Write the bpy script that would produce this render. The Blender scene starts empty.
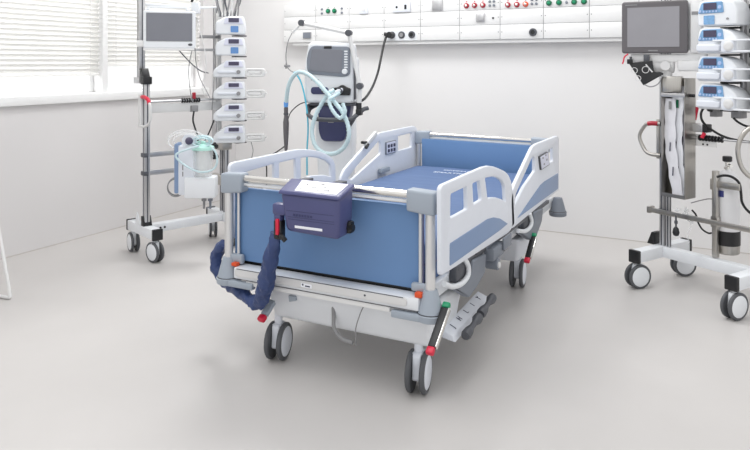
import bpy, bmesh, math, random
from mathutils import Vector, Matrix, Euler
random.seed(7)
S = bpy.context.scene
COL = S.collection
PI = math.pi
R = math.radians

# ------------------------------------------------------------------ materials
def lin(c):
    c = c / 255.0
    return c / 12.92 if c <= 0.04045 else ((c + 0.055) / 1.055) ** 2.4

def mat(name, rgb, rough=0.5, metal=0.0, noise=0.0, scale=20, bump=0.0, bscale=60, spec=0.5,
        alpha=1.0, trans=0.0, emit=0.0, stretch=None, coat=0.0):
    m = bpy.data.materials.new(name); m.use_nodes = True
    nt = m.node_tree; b = nt.nodes['Principled BSDF']
    col = tuple(lin(v) for v in rgb) + (1,)
    b.inputs['Base Color'].default_value = col
    b.inputs['Roughness'].default_value = rough
    b.inputs['Metallic'].default_value = metal
    b.inputs['Specular IOR Level'].default_value = spec
    b.inputs['Alpha'].default_value = alpha
    b.inputs['Transmission Weight'].default_value = trans
    b.inputs['Coat Weight'].default_value = coat
    if emit:
        b.inputs['Emission Color'].default_value = col
        b.inputs['Emission Strength'].default_value = emit
    tc = nt.nodes.new('ShaderNodeTexCoord')
    src = tc.outputs['Object']
    if stretch:
        mp = nt.nodes.new('ShaderNodeMapping'); mp.inputs['Scale'].default_value = stretch
        nt.links.new(src, mp.inputs['Vector']); src = mp.outputs['Vector']
    n = nt.nodes.new('ShaderNodeTexNoise'); n.inputs['Scale'].default_value = scale
    n.inputs['Detail'].default_value = 4
    nt.links.new(src, n.inputs['Vector'])
    r = nt.nodes.new('ShaderNodeValToRGB')
    a = max(noise, 0.01)
    r.color_ramp.elements[0].position = 0.3; r.color_ramp.elements[1].position = 0.7
    r.color_ramp.elements[0].color = tuple(max(0, v * (1 - a)) for v in col[:3]) + (1,)
    r.color_ramp.elements[1].color = tuple(min(1, v * (1 + a)) for v in col[:3]) + (1,)
    nt.links.new(n.outputs['Fac'], r.inputs['Fac'])
    nt.links.new(r.outputs['Color'], b.inputs['Base Color'])
    if bump:
        n2 = nt.nodes.new('ShaderNodeTexNoise'); n2.inputs['Scale'].default_value = bscale
        nt.links.new(src, n2.inputs['Vector'])
        bp = nt.nodes.new('ShaderNodeBump'); bp.inputs['Strength'].default_value = bump
        bp.inputs['Distance'].default_value = 0.01
        nt.links.new(n2.outputs['Fac'], bp.inputs['Height'])
        nt.links.new(bp.outputs['Normal'], b.inputs['Normal'])
    return m

M = {}
def translucent(m, f):
    nt = m.node_tree; b = nt.nodes['Principled BSDF']; out = nt.nodes['Material Output']
    t = nt.nodes.new('ShaderNodeBsdfTranslucent'); t.inputs['Color'].default_value = (.95, .95, .94, 1)
    x = nt.nodes.new('ShaderNodeMixShader'); x.inputs['Fac'].default_value = f
    nt.links.new(b.outputs[0], x.inputs[1]); nt.links.new(t.outputs[0], x.inputs[2]); nt.links.new(x.outputs[0], out.inputs['Surface'])
M['floor'] = mat('floor_vinyl', (196, 193, 191), 0.42, noise=0.025, scale=2.2, bump=0.02, bscale=6, spec=0.35)
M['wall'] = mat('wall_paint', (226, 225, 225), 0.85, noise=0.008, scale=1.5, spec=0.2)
M['wallL'] = mat('wall_paint_shaded', (214, 212, 212), 0.85, noise=0.008, scale=1.5, spec=0.2)  # same paint as the back wall, backlit side's shade put into the colour
M['glass'] = mat('window_glass', (235, 240, 242), 0.05, alpha=0.06)
M['seal'] = mat('floor_joint', (196, 191, 187), 0.6)
M['trim'] = mat('white_trim', (230, 230, 230), 0.5)
M['blind'] = mat('blind_slat', (233, 232, 230), 0.5)
translucent(M['blind'], 0.42)
M['white'] = mat('white_plastic', (226, 229, 233), 0.35)
M['white2'] = mat('cool_white_plastic', (220, 224, 232), 0.4)
M['cream'] = mat('white_powder_coat', (226, 226, 226), 0.4)
M['grey'] = mat('blue_grey_plastic', (158, 167, 178), 0.45)
M['grey2'] = mat('mid_grey_plastic', (122, 128, 138), 0.5)
M['dgrey'] = mat('dark_grey_plastic', (78, 80, 86), 0.45)
M['black'] = mat('black_plastic', (26, 27, 30), 0.4)
M['rubber'] = mat('dark_rubber', (84, 86, 90), 0.6)
M['chrome'] = mat('chrome', (228, 226, 222), 0.14, 1.0)
M['post'] = mat('satin_chrome_post', (222, 222, 222), 0.28, 0.7)
M['steel'] = mat('brushed_steel', (186, 183, 178), 0.3, 1.0, noise=0.08, scale=12, stretch=(30, 30, 1))
M['alu'] = mat('anodised_aluminium', (196, 196, 198), 0.36, 0.85, noise=0.03, scale=10)
M['blue'] = mat('blue_laminate', (104, 137, 180), 0.4, spec=0.25, noise=0.02, scale=4)
M['blue2'] = mat('grey_blue_inlay', (124, 146, 180), 0.4, noise=0.015, scale=4)
M['mattress'] = mat('blue_mattress_cover', (94, 114, 150), 0.6, spec=0.12, noise=0.03, scale=5, bump=0.2, bscale=9, stretch=(1, 2.5, 1))
M['navy'] = mat('navy_plastic', (76, 79, 122), 0.36, noise=0.03, scale=8)
M['navy2'] = mat('navy_trolley_plastic', (52, 56, 96), 0.35)
M['sleeve'] = mat('navy_nylon', (48, 66, 112), 0.5, noise=0.12, scale=18, bump=0.5, bscale=30)
M['red'] = mat('red_plastic', (206, 30, 62), 0.35)
M['dred'] = mat('dark_red_plastic', (168, 30, 50), 0.35)
M['orange'] = mat('orange_plastic', (216, 78, 30), 0.4)
M['green'] = mat('green_plastic', (10, 140, 96), 0.4)
M['dgreen'] = mat('dark_green_outlet', (20, 104, 72), 0.3)
M['screen'] = mat('dark_screen_glass', (120, 122, 130), 0.16, noise=0.05, scale=5)
M['screen2'] = mat('dim_screen_glass', (148, 147, 152), 0.18, noise=0.06, scale=4)
M['bezel'] = mat('graphite_bezel', (98, 95, 98), 0.4)
M['lcd'] = mat('pump_display', (72, 68, 92), 0.3)
M['keys'] = mat('pale_blue_keypad', (170, 190, 226), 0.4, noise=0.1, scale=90)
M['keys2'] = mat('blue_keypad', (120, 164, 206), 0.4, noise=0.12, scale=90)
M['paleblue'] = mat('blue_label', (96, 140, 196), 0.4, noise=0.05, scale=30)
M['lav'] = mat('pale_lavender_keypad', (214, 216, 232), 0.4)
M['mint'] = mat('mint_lid', (184, 230, 219), 0.35)
M['clear'] = mat('clear_plastic', (240, 243, 244), 0.15, alpha=0.32)
M['hose'] = mat('pale_aqua_hose', (206, 228, 234), 0.35, alpha=0.85)
M['cyan'] = mat('turquoise_tube', (84, 186, 212), 0.4)
M['cblue'] = mat('bright_blue_connector', (92, 156, 226), 0.4)
M['cable'] = mat('white_cable', (214, 214, 214), 0.5)
M['gcable'] = mat('grey_cable', (140, 140, 142), 0.5)
M['paper'] = mat('sterile_wrap_film', (220, 220, 226), 0.35, noise=0.06, scale=14)
M['ink'] = mat('dark_ink', (60, 62, 84), 0.6)
M['wtext'] = mat('white_print', (225, 232, 244), 0.5)
M['label'] = mat('white_sticker', (238, 240, 246), 0.5)
M['cyl'] = mat('white_cylinder_paint', (226, 226, 228), 0.3)
M['dblue'] = mat('dark_blue_label', (48, 56, 120), 0.5)

# ------------------------------------------------------------------ mesh helpers
def rp(pts, n=6):
    """polygon with rounded corners; points (x, y, radius)"""
    out = []; N = len(pts)
    for i in range(N):
        p = Vector(pts[i][:2]); r = pts[i][2] if len(pts[i]) > 2 else 0
        if r <= 0: out.append((p.x, p.y)); continue
        a = Vector(pts[i - 1][:2]) - p; b = Vector(pts[(i + 1) % N][:2]) - p
        r = min(r, a.length * 0.49, b.length * 0.49)
        pa = p + a.normalized() * r; pb = p + b.normalized() * r
        for k in range(n + 1):
            t = k / n
            q = pa * (1 - t) ** 2 + p * 2 * t * (1 - t) + pb * t * t
            out.append((q.x, q.y))
    return out

def rrect(x0, y0, x1, y1, r, n=5):
    return rp([(x0, y0, r), (x1, y0, r), (x1, y1, r), (x0, y1, r)], n)

def circ(cx, cy, r, n=24):
    return [(cx + r * math.cos(2 * PI * k / n), cy + r * math.sin(2 * PI * k / n)) for k in range(n)]

def catmull(pts, n=8):
    P = [Vector(p) for p in pts]
    if len(P) < 3: return P
    out = []
    for i in range(len(P) - 1):
        p0 = P[i - 1] if i else P[0] * 2 - P[1]
        p1, p2 = P[i], P[i + 1]
        p3 = P[i + 2] if i + 2 < len(P) else P[-1] * 2 - P[-2]
        for k in range(n):
            t = k / n
            out.append(0.5 * ((2 * p1) + (p2 - p0) * t + (2 * p0 - 5 * p1 + 4 * p2 - p3) * t * t + (3 * p1 - p0 - 3 * p2 + p3) * t ** 3))
    out.append(P[-1])
    return out

AX = {  # plane (a, b, normal c) -> world axes
    'xz': Matrix(((1, 0, 0, 0), (0, 0, -1, 0), (0, 1, 0, 0), (0, 0, 0, 1))),   # a=x b=z c=-y
    'yz': Matrix(((0, 0, 1, 0), (1, 0, 0, 0), (0, 1, 0, 0), (0, 0, 0, 1))),    # a=y b=z c=x
    'xy': Matrix.Identity(4),
}

class MB:
    def __init__(self): self.bm = bmesh.new(); self.mi = 0; self.mats = []
    def use(self, key):
        if key not in self.mats: self.mats.append(key)
        self.mi = self.mats.index(key); return self
    def _fin(self, verts, mtx=None):
        if mtx is not None: bmesh.ops.transform(self.bm, matrix=mtx, verts=verts)
        for f in {f for v in verts for f in v.link_faces}: f.material_index = self.mi
    def box(self, c, s, bev=0.0, rot=(0, 0, 0), seg=2):
        r = bmesh.ops.create_cube(self.bm, size=1)
        vs = r['verts']
        bmesh.ops.scale(self.bm, vec=Vector(s), verts=vs)
        if bev:
            g = bmesh.ops.bevel(self.bm, geom=list({e for v in vs for e in v.link_edges}), offset=min(bev, min(s) * 0.49), segments=seg, profile=0.5, affect='EDGES')
            vs = list({v for f in g['faces'] for v in f.verts} | {v for v in vs if v.is_valid})
        self._fin(vs, Matrix.Translation(Vector(c)) @ Euler(rot).to_matrix().to_4x4())
        return self
    def span(self, a, b, bev=0.0):
        c = [(a[i] + b[i]) / 2 for i in range(3)]; s = [abs(b[i] - a[i]) for i in range(3)]
        return self.box(c, s, bev)
    def hexa(self, bot, top, bev=0.0, seg=3):
        vb = [self.bm.verts.new(p) for p in bot]; vt = [self.bm.verts.new(p) for p in top]
        n = len(vb)
        fs = [self.bm.faces.new(list(reversed(vb))), self.bm.faces.new(vt)]
        for i in range(n): fs.append(self.bm.faces.new([vb[i], vb[(i + 1) % n], vt[(i + 1) % n], vt[i]]))
        bmesh.ops.recalc_face_normals(self.bm, faces=fs)
        vs = vb + vt
        if bev:
            g = bmesh.ops.bevel(self.bm, geom=list({e for v in vs for e in v.link_edges}), offset=bev, segments=seg, profile=0.5, affect='EDGES')
            vs = list({v for f in g['faces'] for v in f.verts} | {v for v in vs if v.is_valid})
        self._fin(vs); return self
    def bar(self, p0, p1, w, h, bev=0.003):
        """rectangular bar between two points"""
        p0, p1 = Vector(p0), Vector(p1); d = p1 - p0
        q = d.to_track_quat('Y', 'Z').to_matrix().to_4x4()
        r = bmesh.ops.create_cube(self.bm, size=1); vs = r['verts']
        bmesh.ops.scale(self.bm, vec=(w, d.length, h), verts=vs)
        if bev:
            g = bmesh.ops.bevel(self.bm, geom=list({e for v in vs for e in v.link_edges}), offset=min(bev, w * .45, h * .45), segments=2, profile=0.5, affect='EDGES')
            vs = list({v for f in g['faces'] for v in f.verts} | {v for v in vs if v.is_valid})
        self._fin(vs, Matrix.Translation((p0 + p1) / 2) @ q); return self
    def lathe(self, p0, d, prof, n=24):
        """profile [(dist, radius)] along direction d from p0"""
        d = Vector(d).normalized(); q = d.to_track_quat('Z', 'Y').to_matrix().to_4x4()
        mtx = Matrix.Translation(Vector(p0)) @ q
        rings = []; vs = []
        for (h, r) in prof:
            ring = [self.bm.verts.new((r * math.cos(2 * PI * k / n), r * math.sin(2 * PI * k / n), h)) for k in range(n)]
            rings.append(ring); vs += ring
        fs = []
        for a, b in zip(rings, rings[1:]):
            for k in range(n): fs.append(self.bm.faces.new([a[k], a[(k + 1) % n], b[(k + 1) % n], b[k]]))
        fs.append(self.bm.faces.new(list(reversed(rings[0])))); fs.append(self.bm.faces.new(rings[-1]))
        bmesh.ops.recalc_face_normals(self.bm, faces=fs)
        self._fin(vs, mtx); return self
    def cyl(self, p0, p1, r, r2=None, n=20, ch=0.0):
        p0, p1 = Vector(p0), Vector(p1); L = (p1 - p0).length
        r2 = r if r2 is None else r2
        if ch: prof = [(0, r - ch), (ch, r), (L - ch, r2), (L, r2 - ch)]
        else: prof = [(0, r), (L, r2)]
        return self.lathe(p0, p1 - p0, prof, n)
    def tube(self, pts, r, n=10, smooth=8, rads=None, flat=1.0):
        P = catmull(pts, smooth) if smooth else [Vector(p) for p in pts]
        m = len(P); rings = []; vs = []
        t0 = (P[1] - P[0]).normalized()
        u = t0.orthogonal().normalized()
        for i in range(m):
            t = (P[min(i + 1, m - 1)] - P[max(i - 1, 0)])
            if t.length < 1e-9: t = t0
            t.normalize()
            u = (u - t * u.dot(t)); u = u.normalized() if u.length > 1e-6 else t.orthogonal().normalized()
            w = t.cross(u)
            rr = r
            if rads:
                f = i / (m - 1) * (len(rads) - 1); k = min(int(f), len(rads) - 2)
                rr = rads[k] * (1 - (f - k)) + rads[k + 1] * (f - k)
            ring = [self.bm.verts.new(P[i] + (u * math.cos(2 * PI * k / n) + w * math.sin(2 * PI * k / n) * flat) * rr) for k in range(n)]
            rings.append(ring); vs += ring
        for a, b in zip(rings, rings[1:]):
            for k in range(n): self.bm.faces.new([a[k], a[(k + 1) % n], b[(k + 1) % n], b[k]])
        self.bm.faces.new(list(reversed(rings[0]))); self.bm.faces.new(rings[-1])
        self._fin(vs); return self
    def _curve(self, cu, mtx):
        ob = bpy.data.objects.new('tmp', cu); COL.objects.link(ob)
        bpy.context.view_layer.update()
        me = bpy.data.meshes.new_from_object(ob.evaluated_get(bpy.context.evaluated_depsgraph_get()))
        tb = bmesh.new(); tb.from_mesh(me)
        bmesh.ops.remove_doubles(tb, verts=list(tb.verts), dist=1e-6)
        bmesh.ops.transform(tb, matrix=mtx, verts=list(tb.verts))
        for f in tb.faces: f.material_index = self.mi
        tb.to_mesh(me); tb.free()
        self.bm.from_mesh(me)
        bpy.data.objects.remove(ob); bpy.data.curves.remove(cu); bpy.data.meshes.remove(me)
    def prism(self, outline, holes=(), thick=0.02, bev=0.0, plane='xz', at=(0, 0, 0), rot=None):
        """flat outline (with holes) given real thickness, centred on its plane"""
        cu = bpy.data.curves.new('c', 'CURVE'); cu.dimensions = '2D'; cu.fill_mode = 'BOTH'
        for loop in [outline] + list(holes):
            sp = cu.splines.new('POLY'); sp.points.add(len(loop) - 1)
            for k, p in enumerate(loop): sp.points[k].co = (p[0], p[1], 0, 1)
            sp.use_cyclic_u = True
        cu.extrude = max(thick / 2 - bev, 0.0002); cu.bevel_depth = bev; cu.offset = -bev; cu.bevel_resolution = 2
        m = Matrix.Translation(Vector(at)) @ (rot.to_4x4() if rot else Matrix.Identity(4)) @ AX[plane]
        self._curve(cu, m); return self
    def text(self, s, size, mtx, thick=0.0006, sx=1.0):
        cu = bpy.data.curves.new('t', 'FONT'); cu.body = s; cu.size = size; cu.extrude = thick
        cu.align_x = 'CENTER'; cu.align_y = 'CENTER'; cu.resolution_u = 3
        self._curve(cu, mtx @ Matrix.Diagonal((sx, 1, 1, 1))); return self

def put(name, mb, key, parent=None, world=False, angle=38):
    me = bpy.data.meshes.new(name); mb.bm.to_mesh(me); mb.bm.free()
    keys = mb.mats if mb.mats else [key]
    for k in keys: me.materials.append(M[k])
    me.polygons.foreach_set('use_smooth', [True] * len(me.polygons))
    me.set_sharp_from_angle(angle=R(angle))
    o = bpy.data.objects.new(name, me); COL.objects.link(o)
    if parent:
        o.parent = parent
        if world:
            root = parent
            while root.parent: root = root.parent
            me.transform(root_matrix(root).inverted())
    return o

def root_matrix(o):
    return Matrix.Translation(o.location) @ o.rotation_euler.to_matrix().to_4x4()

def W(name, mb, key, parent): return put(name, mb, key, parent, True)

def tag(o, label, cat, group=None):
    o['label'] = label; o['category'] = cat
    if group: o['group'] = group
    return o

def thing(name, label, cat, loc=(0, 0, 0), rz=0.0, group=None):
    o = bpy.data.objects.new(name, None); COL.objects.link(o)
    o.empty_display_size = 0.05
    o.location = loc; o.rotation_euler = (0, 0, rz)
    return tag(o, label, cat, group)

def solo(name, mb, key, label, cat, group=None):
    """single mesh thing built in room coordinates; origin moved to its base"""
    vs = mb.bm.verts
    lo = [min(v.co[i] for v in vs) for i in range(3)]; hi = [max(v.co[i] for v in vs) for i in range(3)]
    c = Vector(((lo[0] + hi[0]) / 2, (lo[1] + hi[1]) / 2, lo[2]))
    bmesh.ops.translate(mb.bm, vec=-c, verts=list(vs))
    o = put(name, mb, key); o.location = c
    return tag(o, label, cat, group)

def struct(name, mb, key):
    o = put(name, mb, key); o['kind'] = 'structure'; return o

def copy_tree(o, parent=None):
    c = o.copy(); COL.objects.link(c); c.parent = parent
    for ch in list(o.children): copy_tree(ch, c)
    return c

# ------------------------------------------------------------------ room
XL, YB = -4.24, 5.26
struct('floor', MB().span((-6.0, -1.5, -0.06), (3.5, YB + 0.1, 0)), 'floor')
struct('wall_back', MB().span((XL - 0.25, YB, 0), (3.5, YB + 0.12, 3.0)), 'wall')
wl = MB()
WY0, WY1, WZ0, WZ1 = 0.6, 4.80, 1.04, 2.62     # window opening
wl.span((XL - 0.25, -1.5, 0), (XL, YB, WZ0)).span((XL - 0.25, -1.5, WZ1), (XL, YB, 3.0))
wl.span((XL - 0.25, -1.5, WZ0), (XL, WY0, WZ1)).span((XL - 0.25, WY1, WZ0), (XL, YB, WZ1))
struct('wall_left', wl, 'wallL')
struct('trim_1', MB().span((XL - 0.24, WY0 - 0.05, 0.995), (XL + 0.035, WY1 + 0.04, 1.058), 0.006), 'trim')   # window sill
struct('baseboard_back', MB().span((XL + 0.004, YB - 0.004, 0), (3.5, YB, 0.006)), 'seal')
struct('baseboard_left', MB().span((XL, -1.5, 0), (XL + 0.004, YB - 0.004, 0.006)), 'seal')
for i, (a, b) in enumerate([(WY0, 3.70), (3.70, WY1)]):
    fr = MB(); x0, x1 = XL - 0.17, XL - 0.11
    w = 0.045
    fr.span((x0, a, 1.058), (x1, a + w, WZ1), 0.004).span((x0, b - w, 1.058), (x1, b, WZ1), 0.004)
    fr.span((x0, a + w, 1.058), (x1, b - w, 1.075), 0.004).span((x0, a + w, WZ1 - w), (x1, b - w, WZ1), 0.004)
    o = struct('window_%d' % (i + 1), fr, 'trim')
    put('pane', MB().span((XL - 0.143, a + w - 0.004, 1.073), (XL - 0.137, b - w + 0.004, WZ1 - w + 0.004)), 'glass', o) if 'glass' in M else None

def blind(y0, y1, zb, label):
    t = thing('venetian_blind', label, 'blind', (XL - 0.05, (y0 + y1) / 2, zb), 0, 'venetian blinds at the window')
    s = MB(); z = zb + 0.035
    while z < WZ1 - 0.04:
        s.box((XL - 0.05, (y0 + y1) / 2, z), (0.046, y1 - y0, 0.0022), 0, (0, R(-52), 0)); z += 0.0345
    W('slats', s, 'blind', t)
    W('bottom_rail', MB().span((XL - 0.065, y0, zb), (XL - 0.035, y1, zb + 0.018), 0.004), 'blind', t)
    W('head_rail', MB().span((XL - 0.075, y0, WZ1 - 0.04), (XL - 0.025, y1, WZ1 - 0.001), 0.003), 'blind', t)
    for yy in (y0 + 0.09, y1 - 0.09):
        W('ladder_cord', MB().cyl((XL - 0.03, yy, zb + 0.01), (XL - 0.03, yy, WZ1 - 0.03), 0.0014, n=6), 'cable', t)
blind(WY0 + 0.01, 3.685, 1.185, 'near white venetian blind at the left edge, lowered further down to the sill')
blind(3.745, WY1 - 0.01, 1.255, 'far white venetian blind behind the patient monitor pole, ending higher above the sill')
struct('trim_2', MB().span((XL - 0.11, 3.69, 1.058), (XL - 0.01, 3.74, WZ1 - 0.001), 0.004), 'trim')

# ------------------------------------------------------------------ medical supply unit on the back wall
SU = thing('medical_supply_unit', 'long white wall-mounted medical supply unit with rows of cover panels and gas outlets', 'wall unit', (-1.5, YB, 1.43))
X0, X1 = -3.618, 0.42; FY = 5.16
W('housing', MB().span((X0 + 0.002, FY + 0.008, 1.462), (X1, YB, 1.80), 0.002).span((X0 + 0.09, FY + 0.012, 1.435), (X1, YB, 1.462), 0.004), 'cream', SU)
W('panel_backing', MB().span((X0 + 0.004, FY + 0.0025, 1.464), (X1 - .004, FY + 0.009, 1.798)), 'gcable', SU)
xs = [X0, -3.278, -2.938, -2.601, -2.268, -1.930, -1.600, -1.266, -0.932, -0.594, -0.256, 0.082, X1]
rows = [(1.463, 1.575), (1.577, 1.692), (1.694, 1.80)]
for a, b in zip(xs, xs[1:]):
    for (z0, z1) in rows:
        pn = MB().use('cream'); pn.span((a + 0.0022, FY, z0 + .001), (b - 0.0022, FY + 0.012, z1), 0.0008)
        pn.use('dgrey')
        for sx in (a + 0.014, b - 0.014):
            pn.cyl((sx, FY - 0.001, (z0 + z1) / 2), (sx, FY + 0.001, (z0 + z1) / 2), 0.0035, n=8)
        W('cover_panel', pn, 'cream', SU)
def outlet(x, z, ring, r=0.021):
    o = W('gas_outlet', MB().lathe((x, FY + 0.002, z), (0, -1, 0), [(0, r), (0.012, r), (0.016, r * 0.85)], 20), ring, SU)
    W('outlet_valve', MB().lathe((x, FY - 0.012, z), (0, -1, 0), [(0, r * 0.5), (0.008, r * 0.5), (0.010, r * 0.35)], 14), 'chrome' if ring != 'dgreen' else 'green', o)
    W('symbol_plate', MB().span((x - 0.004, FY - 0.002, z + 0.028), (x + 0.004, FY + 0.001, z + 0.036)), 'red' if ring == 'dred' else 'gcable', o)
for x in (-3.146, -3.082): outlet(x, 1.733, 'dgreen')
for x in (-1.224, -1.150, -1.040, -0.970): outlet(x, 1.727, 'dgreen')
for x in (-1.872, -1.805, -1.737): outlet(x, 1.731, 'dred')
for x in (-1.537, -1.467): outlet(x, 1.724, 'dred')
outlet(-1.400, 1.724, 'orange')
def stud(x, z):
    W('earth_stud', MB().lathe((x, FY + 0.002, z), (0, -1, 0), [(0, 0.010), (0.010, 0.010), (0.014, 0.006)], 12), 'grey2', SU)
for x in (-3.21, -3.008):
    stud(x, 1.752); stud(x, 1.715)
for cx in (-1.665, -1.335):
    for dx in (-0.017, 0.017):
        for z in (1.726, 1.757): stud(cx + dx, z)
stud(-1.095, 1.726); stud(-1.095, 1.757)
def plate(x0, x1, z0, z1, key='steel'):
    return W('outlet_plate', MB().span((x0, FY - 0.012, z0), (x1, FY + 0.001, z1), 0.003), key, SU)
p = plate(-2.83, -2.752, 1.697, 1.775, 'white2')
W('button', MB().cyl((-2.792, FY - 0.011, 1.738), (-2.792, FY - 0.016, 1.738), 0.017), 'cable', p)
p = plate(-2.515, -2.355, 1.700, 1.785, 'white2')
W('socket', MB().cyl((-2.478, FY - 0.011, 1.742), (-2.478, FY - 0.0135, 1.742), 0.010), 'black', p)
W('socket', MB().span((-2.408, FY - 0.0135, 1.722), (-2.388, FY - 0.011, 1.760)), 'black', p)
p = plate(-2.165, -2.075, 1.703, 1.80, 'alu')
W('rocker', MB().span((-2.155, FY - 0.016, 1.713), (-2.085, FY - 0.011, 1.790), 0.002), 'alu', p)
p = plate(-1.792, -1.722, 1.600, 1.672, 'alu')
W('rocker', MB().span((-1.785, FY - 0.016, 1.607), (-1.729, FY - 0.011, 1.665), 0.002), 'alu', p)
W('sensor', MB().cyl((-1.655, FY + 0.001, 1.628), (-1.655, FY - 0.004, 1.628), 0.008), 'black', SU)
p = plate(-3.405, -3.320, 1.497, 1.553, 'gcable')
W('vent_grille', MB().span((-3.399, FY - 0.014, 1.501), (-3.326, FY - 0.011, 1.549)), 'grey2', p)
def rsock(x, z):
    o = W('round_socket', MB().lathe((x, FY + 0.001, z), (0, -1, 0), [(0, 0.030), (0.008, 0.030), (0.014, 0.026), (0.0145, 0.018), (0.008, 0.018)], 24), 'dgrey', SU)
    W('socket_insert', MB().cyl((x, FY - 0.006, z), (x, FY - 0.0125, z), 0.017), 'black' if x > -2.4 or x < -2.5 else 'gcable', o)
for x in (-2.525, -2.437, -2.345, -1.344): rsock(x, 1.512)
W('outlet_plate', MB().span((-2.57, FY - 0.0015, 1.466), (-2.30, FY + 0.001, 1.560)), 'white', SU)

# ------------------------------------------------------------------ casters
def caster(parent, x, y, rad, rz, top, tone='white2', tire='rubber', gap=0.030, tw=0.020, label=None):
    """twin-wheel castor standing at x, y; its stem reaches up to height top"""
    Rm = Matrix.Translation((x, y, 0)) @ Matrix.Rotation(rz, 4, 'Z')
    f = MB()
    f.cyl((0, 0, rad * 1.1), (0, 0, top), 0.017)
    f.lathe((0, 0, rad * 1.45), (0, 0, 1), [(0, 0.030), (rad * 0.5, 0.028)], 16)
    f.prism(rp([(-rad * 0.55, rad * 0.75, 0.01), (-rad * 0.1, rad * 0.55, 0.01), (rad * 0.35, rad * 0.8, 0.01), (rad * 0.75, rad * 1.2, 0.02), (rad * 0.5, rad * 2.0, 0.02), (-rad * 0.45, rad * 2.0, 0.02)]), thick=gap * 0.9, bev=0.004, plane='yz')
    f.cyl((-gap / 2 - tw, 0, rad), (gap / 2 + tw, 0, rad), 0.008)
    bmesh.ops.transform(f.bm, matrix=Rm, verts=list(f.bm.verts))
    c = W('caster', f, tone, parent)
    for s in (-1, 1):
        w = MB().use(tire)
        x0 = s * gap / 2
        w.lathe((x0, 0, rad), (s, 0, 0), [(0, rad * 0.80), (0.0, rad * 0.94), (tw * 0.25, rad), (tw * 0.75, rad), (tw, rad * 0.93), (tw, rad * 0.80), (tw * 0.8, rad * 0.79)], 32)
        w.use(tone)
        w.lathe((x0 + s * 0.001, 0, rad), (s, 0, 0), [(0, rad * 0.78), (tw * 0.9, rad * 0.80), (tw * 1.1, rad * 0.70), (tw * 1.12, 0.012)], 28)
        bmesh.ops.transform(w.bm, matrix=Rm, verts=list(w.bm.verts))
        W('wheel', w, tone, c)
    return c

# ------------------------------------------------------------------ hospital bed
BED = thing('hospital_bed', 'white and blue adjustable hospital bed with split side rails in the middle of the room', 'bed', (-1.48, 3.4, 0))
PXL, PXR, PYF, PYH = -1.962, -1.008, 2.385, 4.42
HL, HR = (-1.970, 4.46), (-1.062, 4.385)      # head posts
# posts, corner brackets, end rails
for (x, y) in ((PXL, PYF), (PXR, PYF), HL, HR):
    sgn = 1 if x < -1.5 else -1; fy = y < 3
    W('post', MB().cyl((x, y, 0.40), (x, y, 0.74), 0.019, n=24).cyl((x + sgn * 0.045, y + (0.01 if fy else -0.01), 0.42), (x + sgn * 0.045, y + (0.01 if fy else -0.01), 0.74), 0.007, n=12), 'post', BED)
    W('corner_bracket', MB().hexa([(x - sgn * 0.026, y - 0.03, 0.712), (x + sgn * 0.088, y - 0.03, 0.722), (x + sgn * 0.088, y + 0.03, 0.722), (x - sgn * 0.026, y + 0.03, 0.712)],
                                 [(x - sgn * 0.026, y - 0.03, 0.80), (x + sgn * 0.088, y - 0.03, 0.806), (x + sgn * 0.088, y + 0.03, 0.806), (x - sgn * 0.026, y + 0.03, 0.80)], 0.010), 'grey', BED)
    bz = 0.318
    if (x, y) == HR: x = -.985
    b = W('bumper', MB().lathe((x, y, bz), (0, 0, 1), [(0, 0.046), (0.004, 0.053), (0.026, 0.055), (0.030, 0.050), (0.034, 0.048), (0.06, 0.042), (0.10, 0.031), (0.115, 0.026)], 28), 'grey' if fy else 'grey2', BED)
    W('bumper_groove', MB().cyl((x, y, bz + 0.029), (x, y, bz + 0.0325), 0.0515, n=28), 'dgrey', b)
def end_rail(n, p, q):
    p, q = Vector(p), Vector(q); d = (q - p).normalized()
    a, b = p + d * .08, q - d * .08
    W(n, MB().cyl((a.x, a.y, .781), (b.x, b.y, .781), .0155, n=24).cyl((a.x, a.y, .752), (b.x, b.y, .752), .006), 'chrome', BED)
    W('rail_strip', MB().bar((a.x, a.y, .757), (b.x, b.y, .757), .016, .010, .002), 'white', BED)
end_rail('foot_rail', (PXL, PYF), (PXR, PYF)); end_rail('head_rail', HL, HR)
fb = MB(); fb.prism(rrect(-1.947, 0.418, -1.058, 0.735, 0.008), thick=0.018, bev=0.003, at=(0, PYF + 0.030, 0)); W('foot_board', fb, 'blue', BED)
W('head_board', MB().bar((-1.935, 4.435, .586), (-1.09, 4.368, .586), .02, .332, .003), 'blue', BED)
W('board_edge', MB().span((-1.950, PYF + 0.03, 0.40), (-1.9445, PYF + 0.045, 0.735)).span((-1.060, PYF + 0.028, 0.40), (-1.052, PYF + 0.044, 0.735)), 'navy', BED)
# mattress platform
W('mattress_platform', MB().span((-1.94, 2.44, 0.385), (-1.06, 4.33, 0.43), 0.006).span((-1.95, 2.427, 0.375), (-1.04, 2.46, 0.418), 0.003), 'black', BED)
W('side_beam', MB().span((-1.05, 2.43, 0.37), (-1.02, 4.40, 0.43), 0.004), 'white', BED)
W('side_beam', MB().span((-1.98, 2.43, 0.37), (-1.95, 4.40, 0.43), 0.004), 'white', BED)
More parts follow.
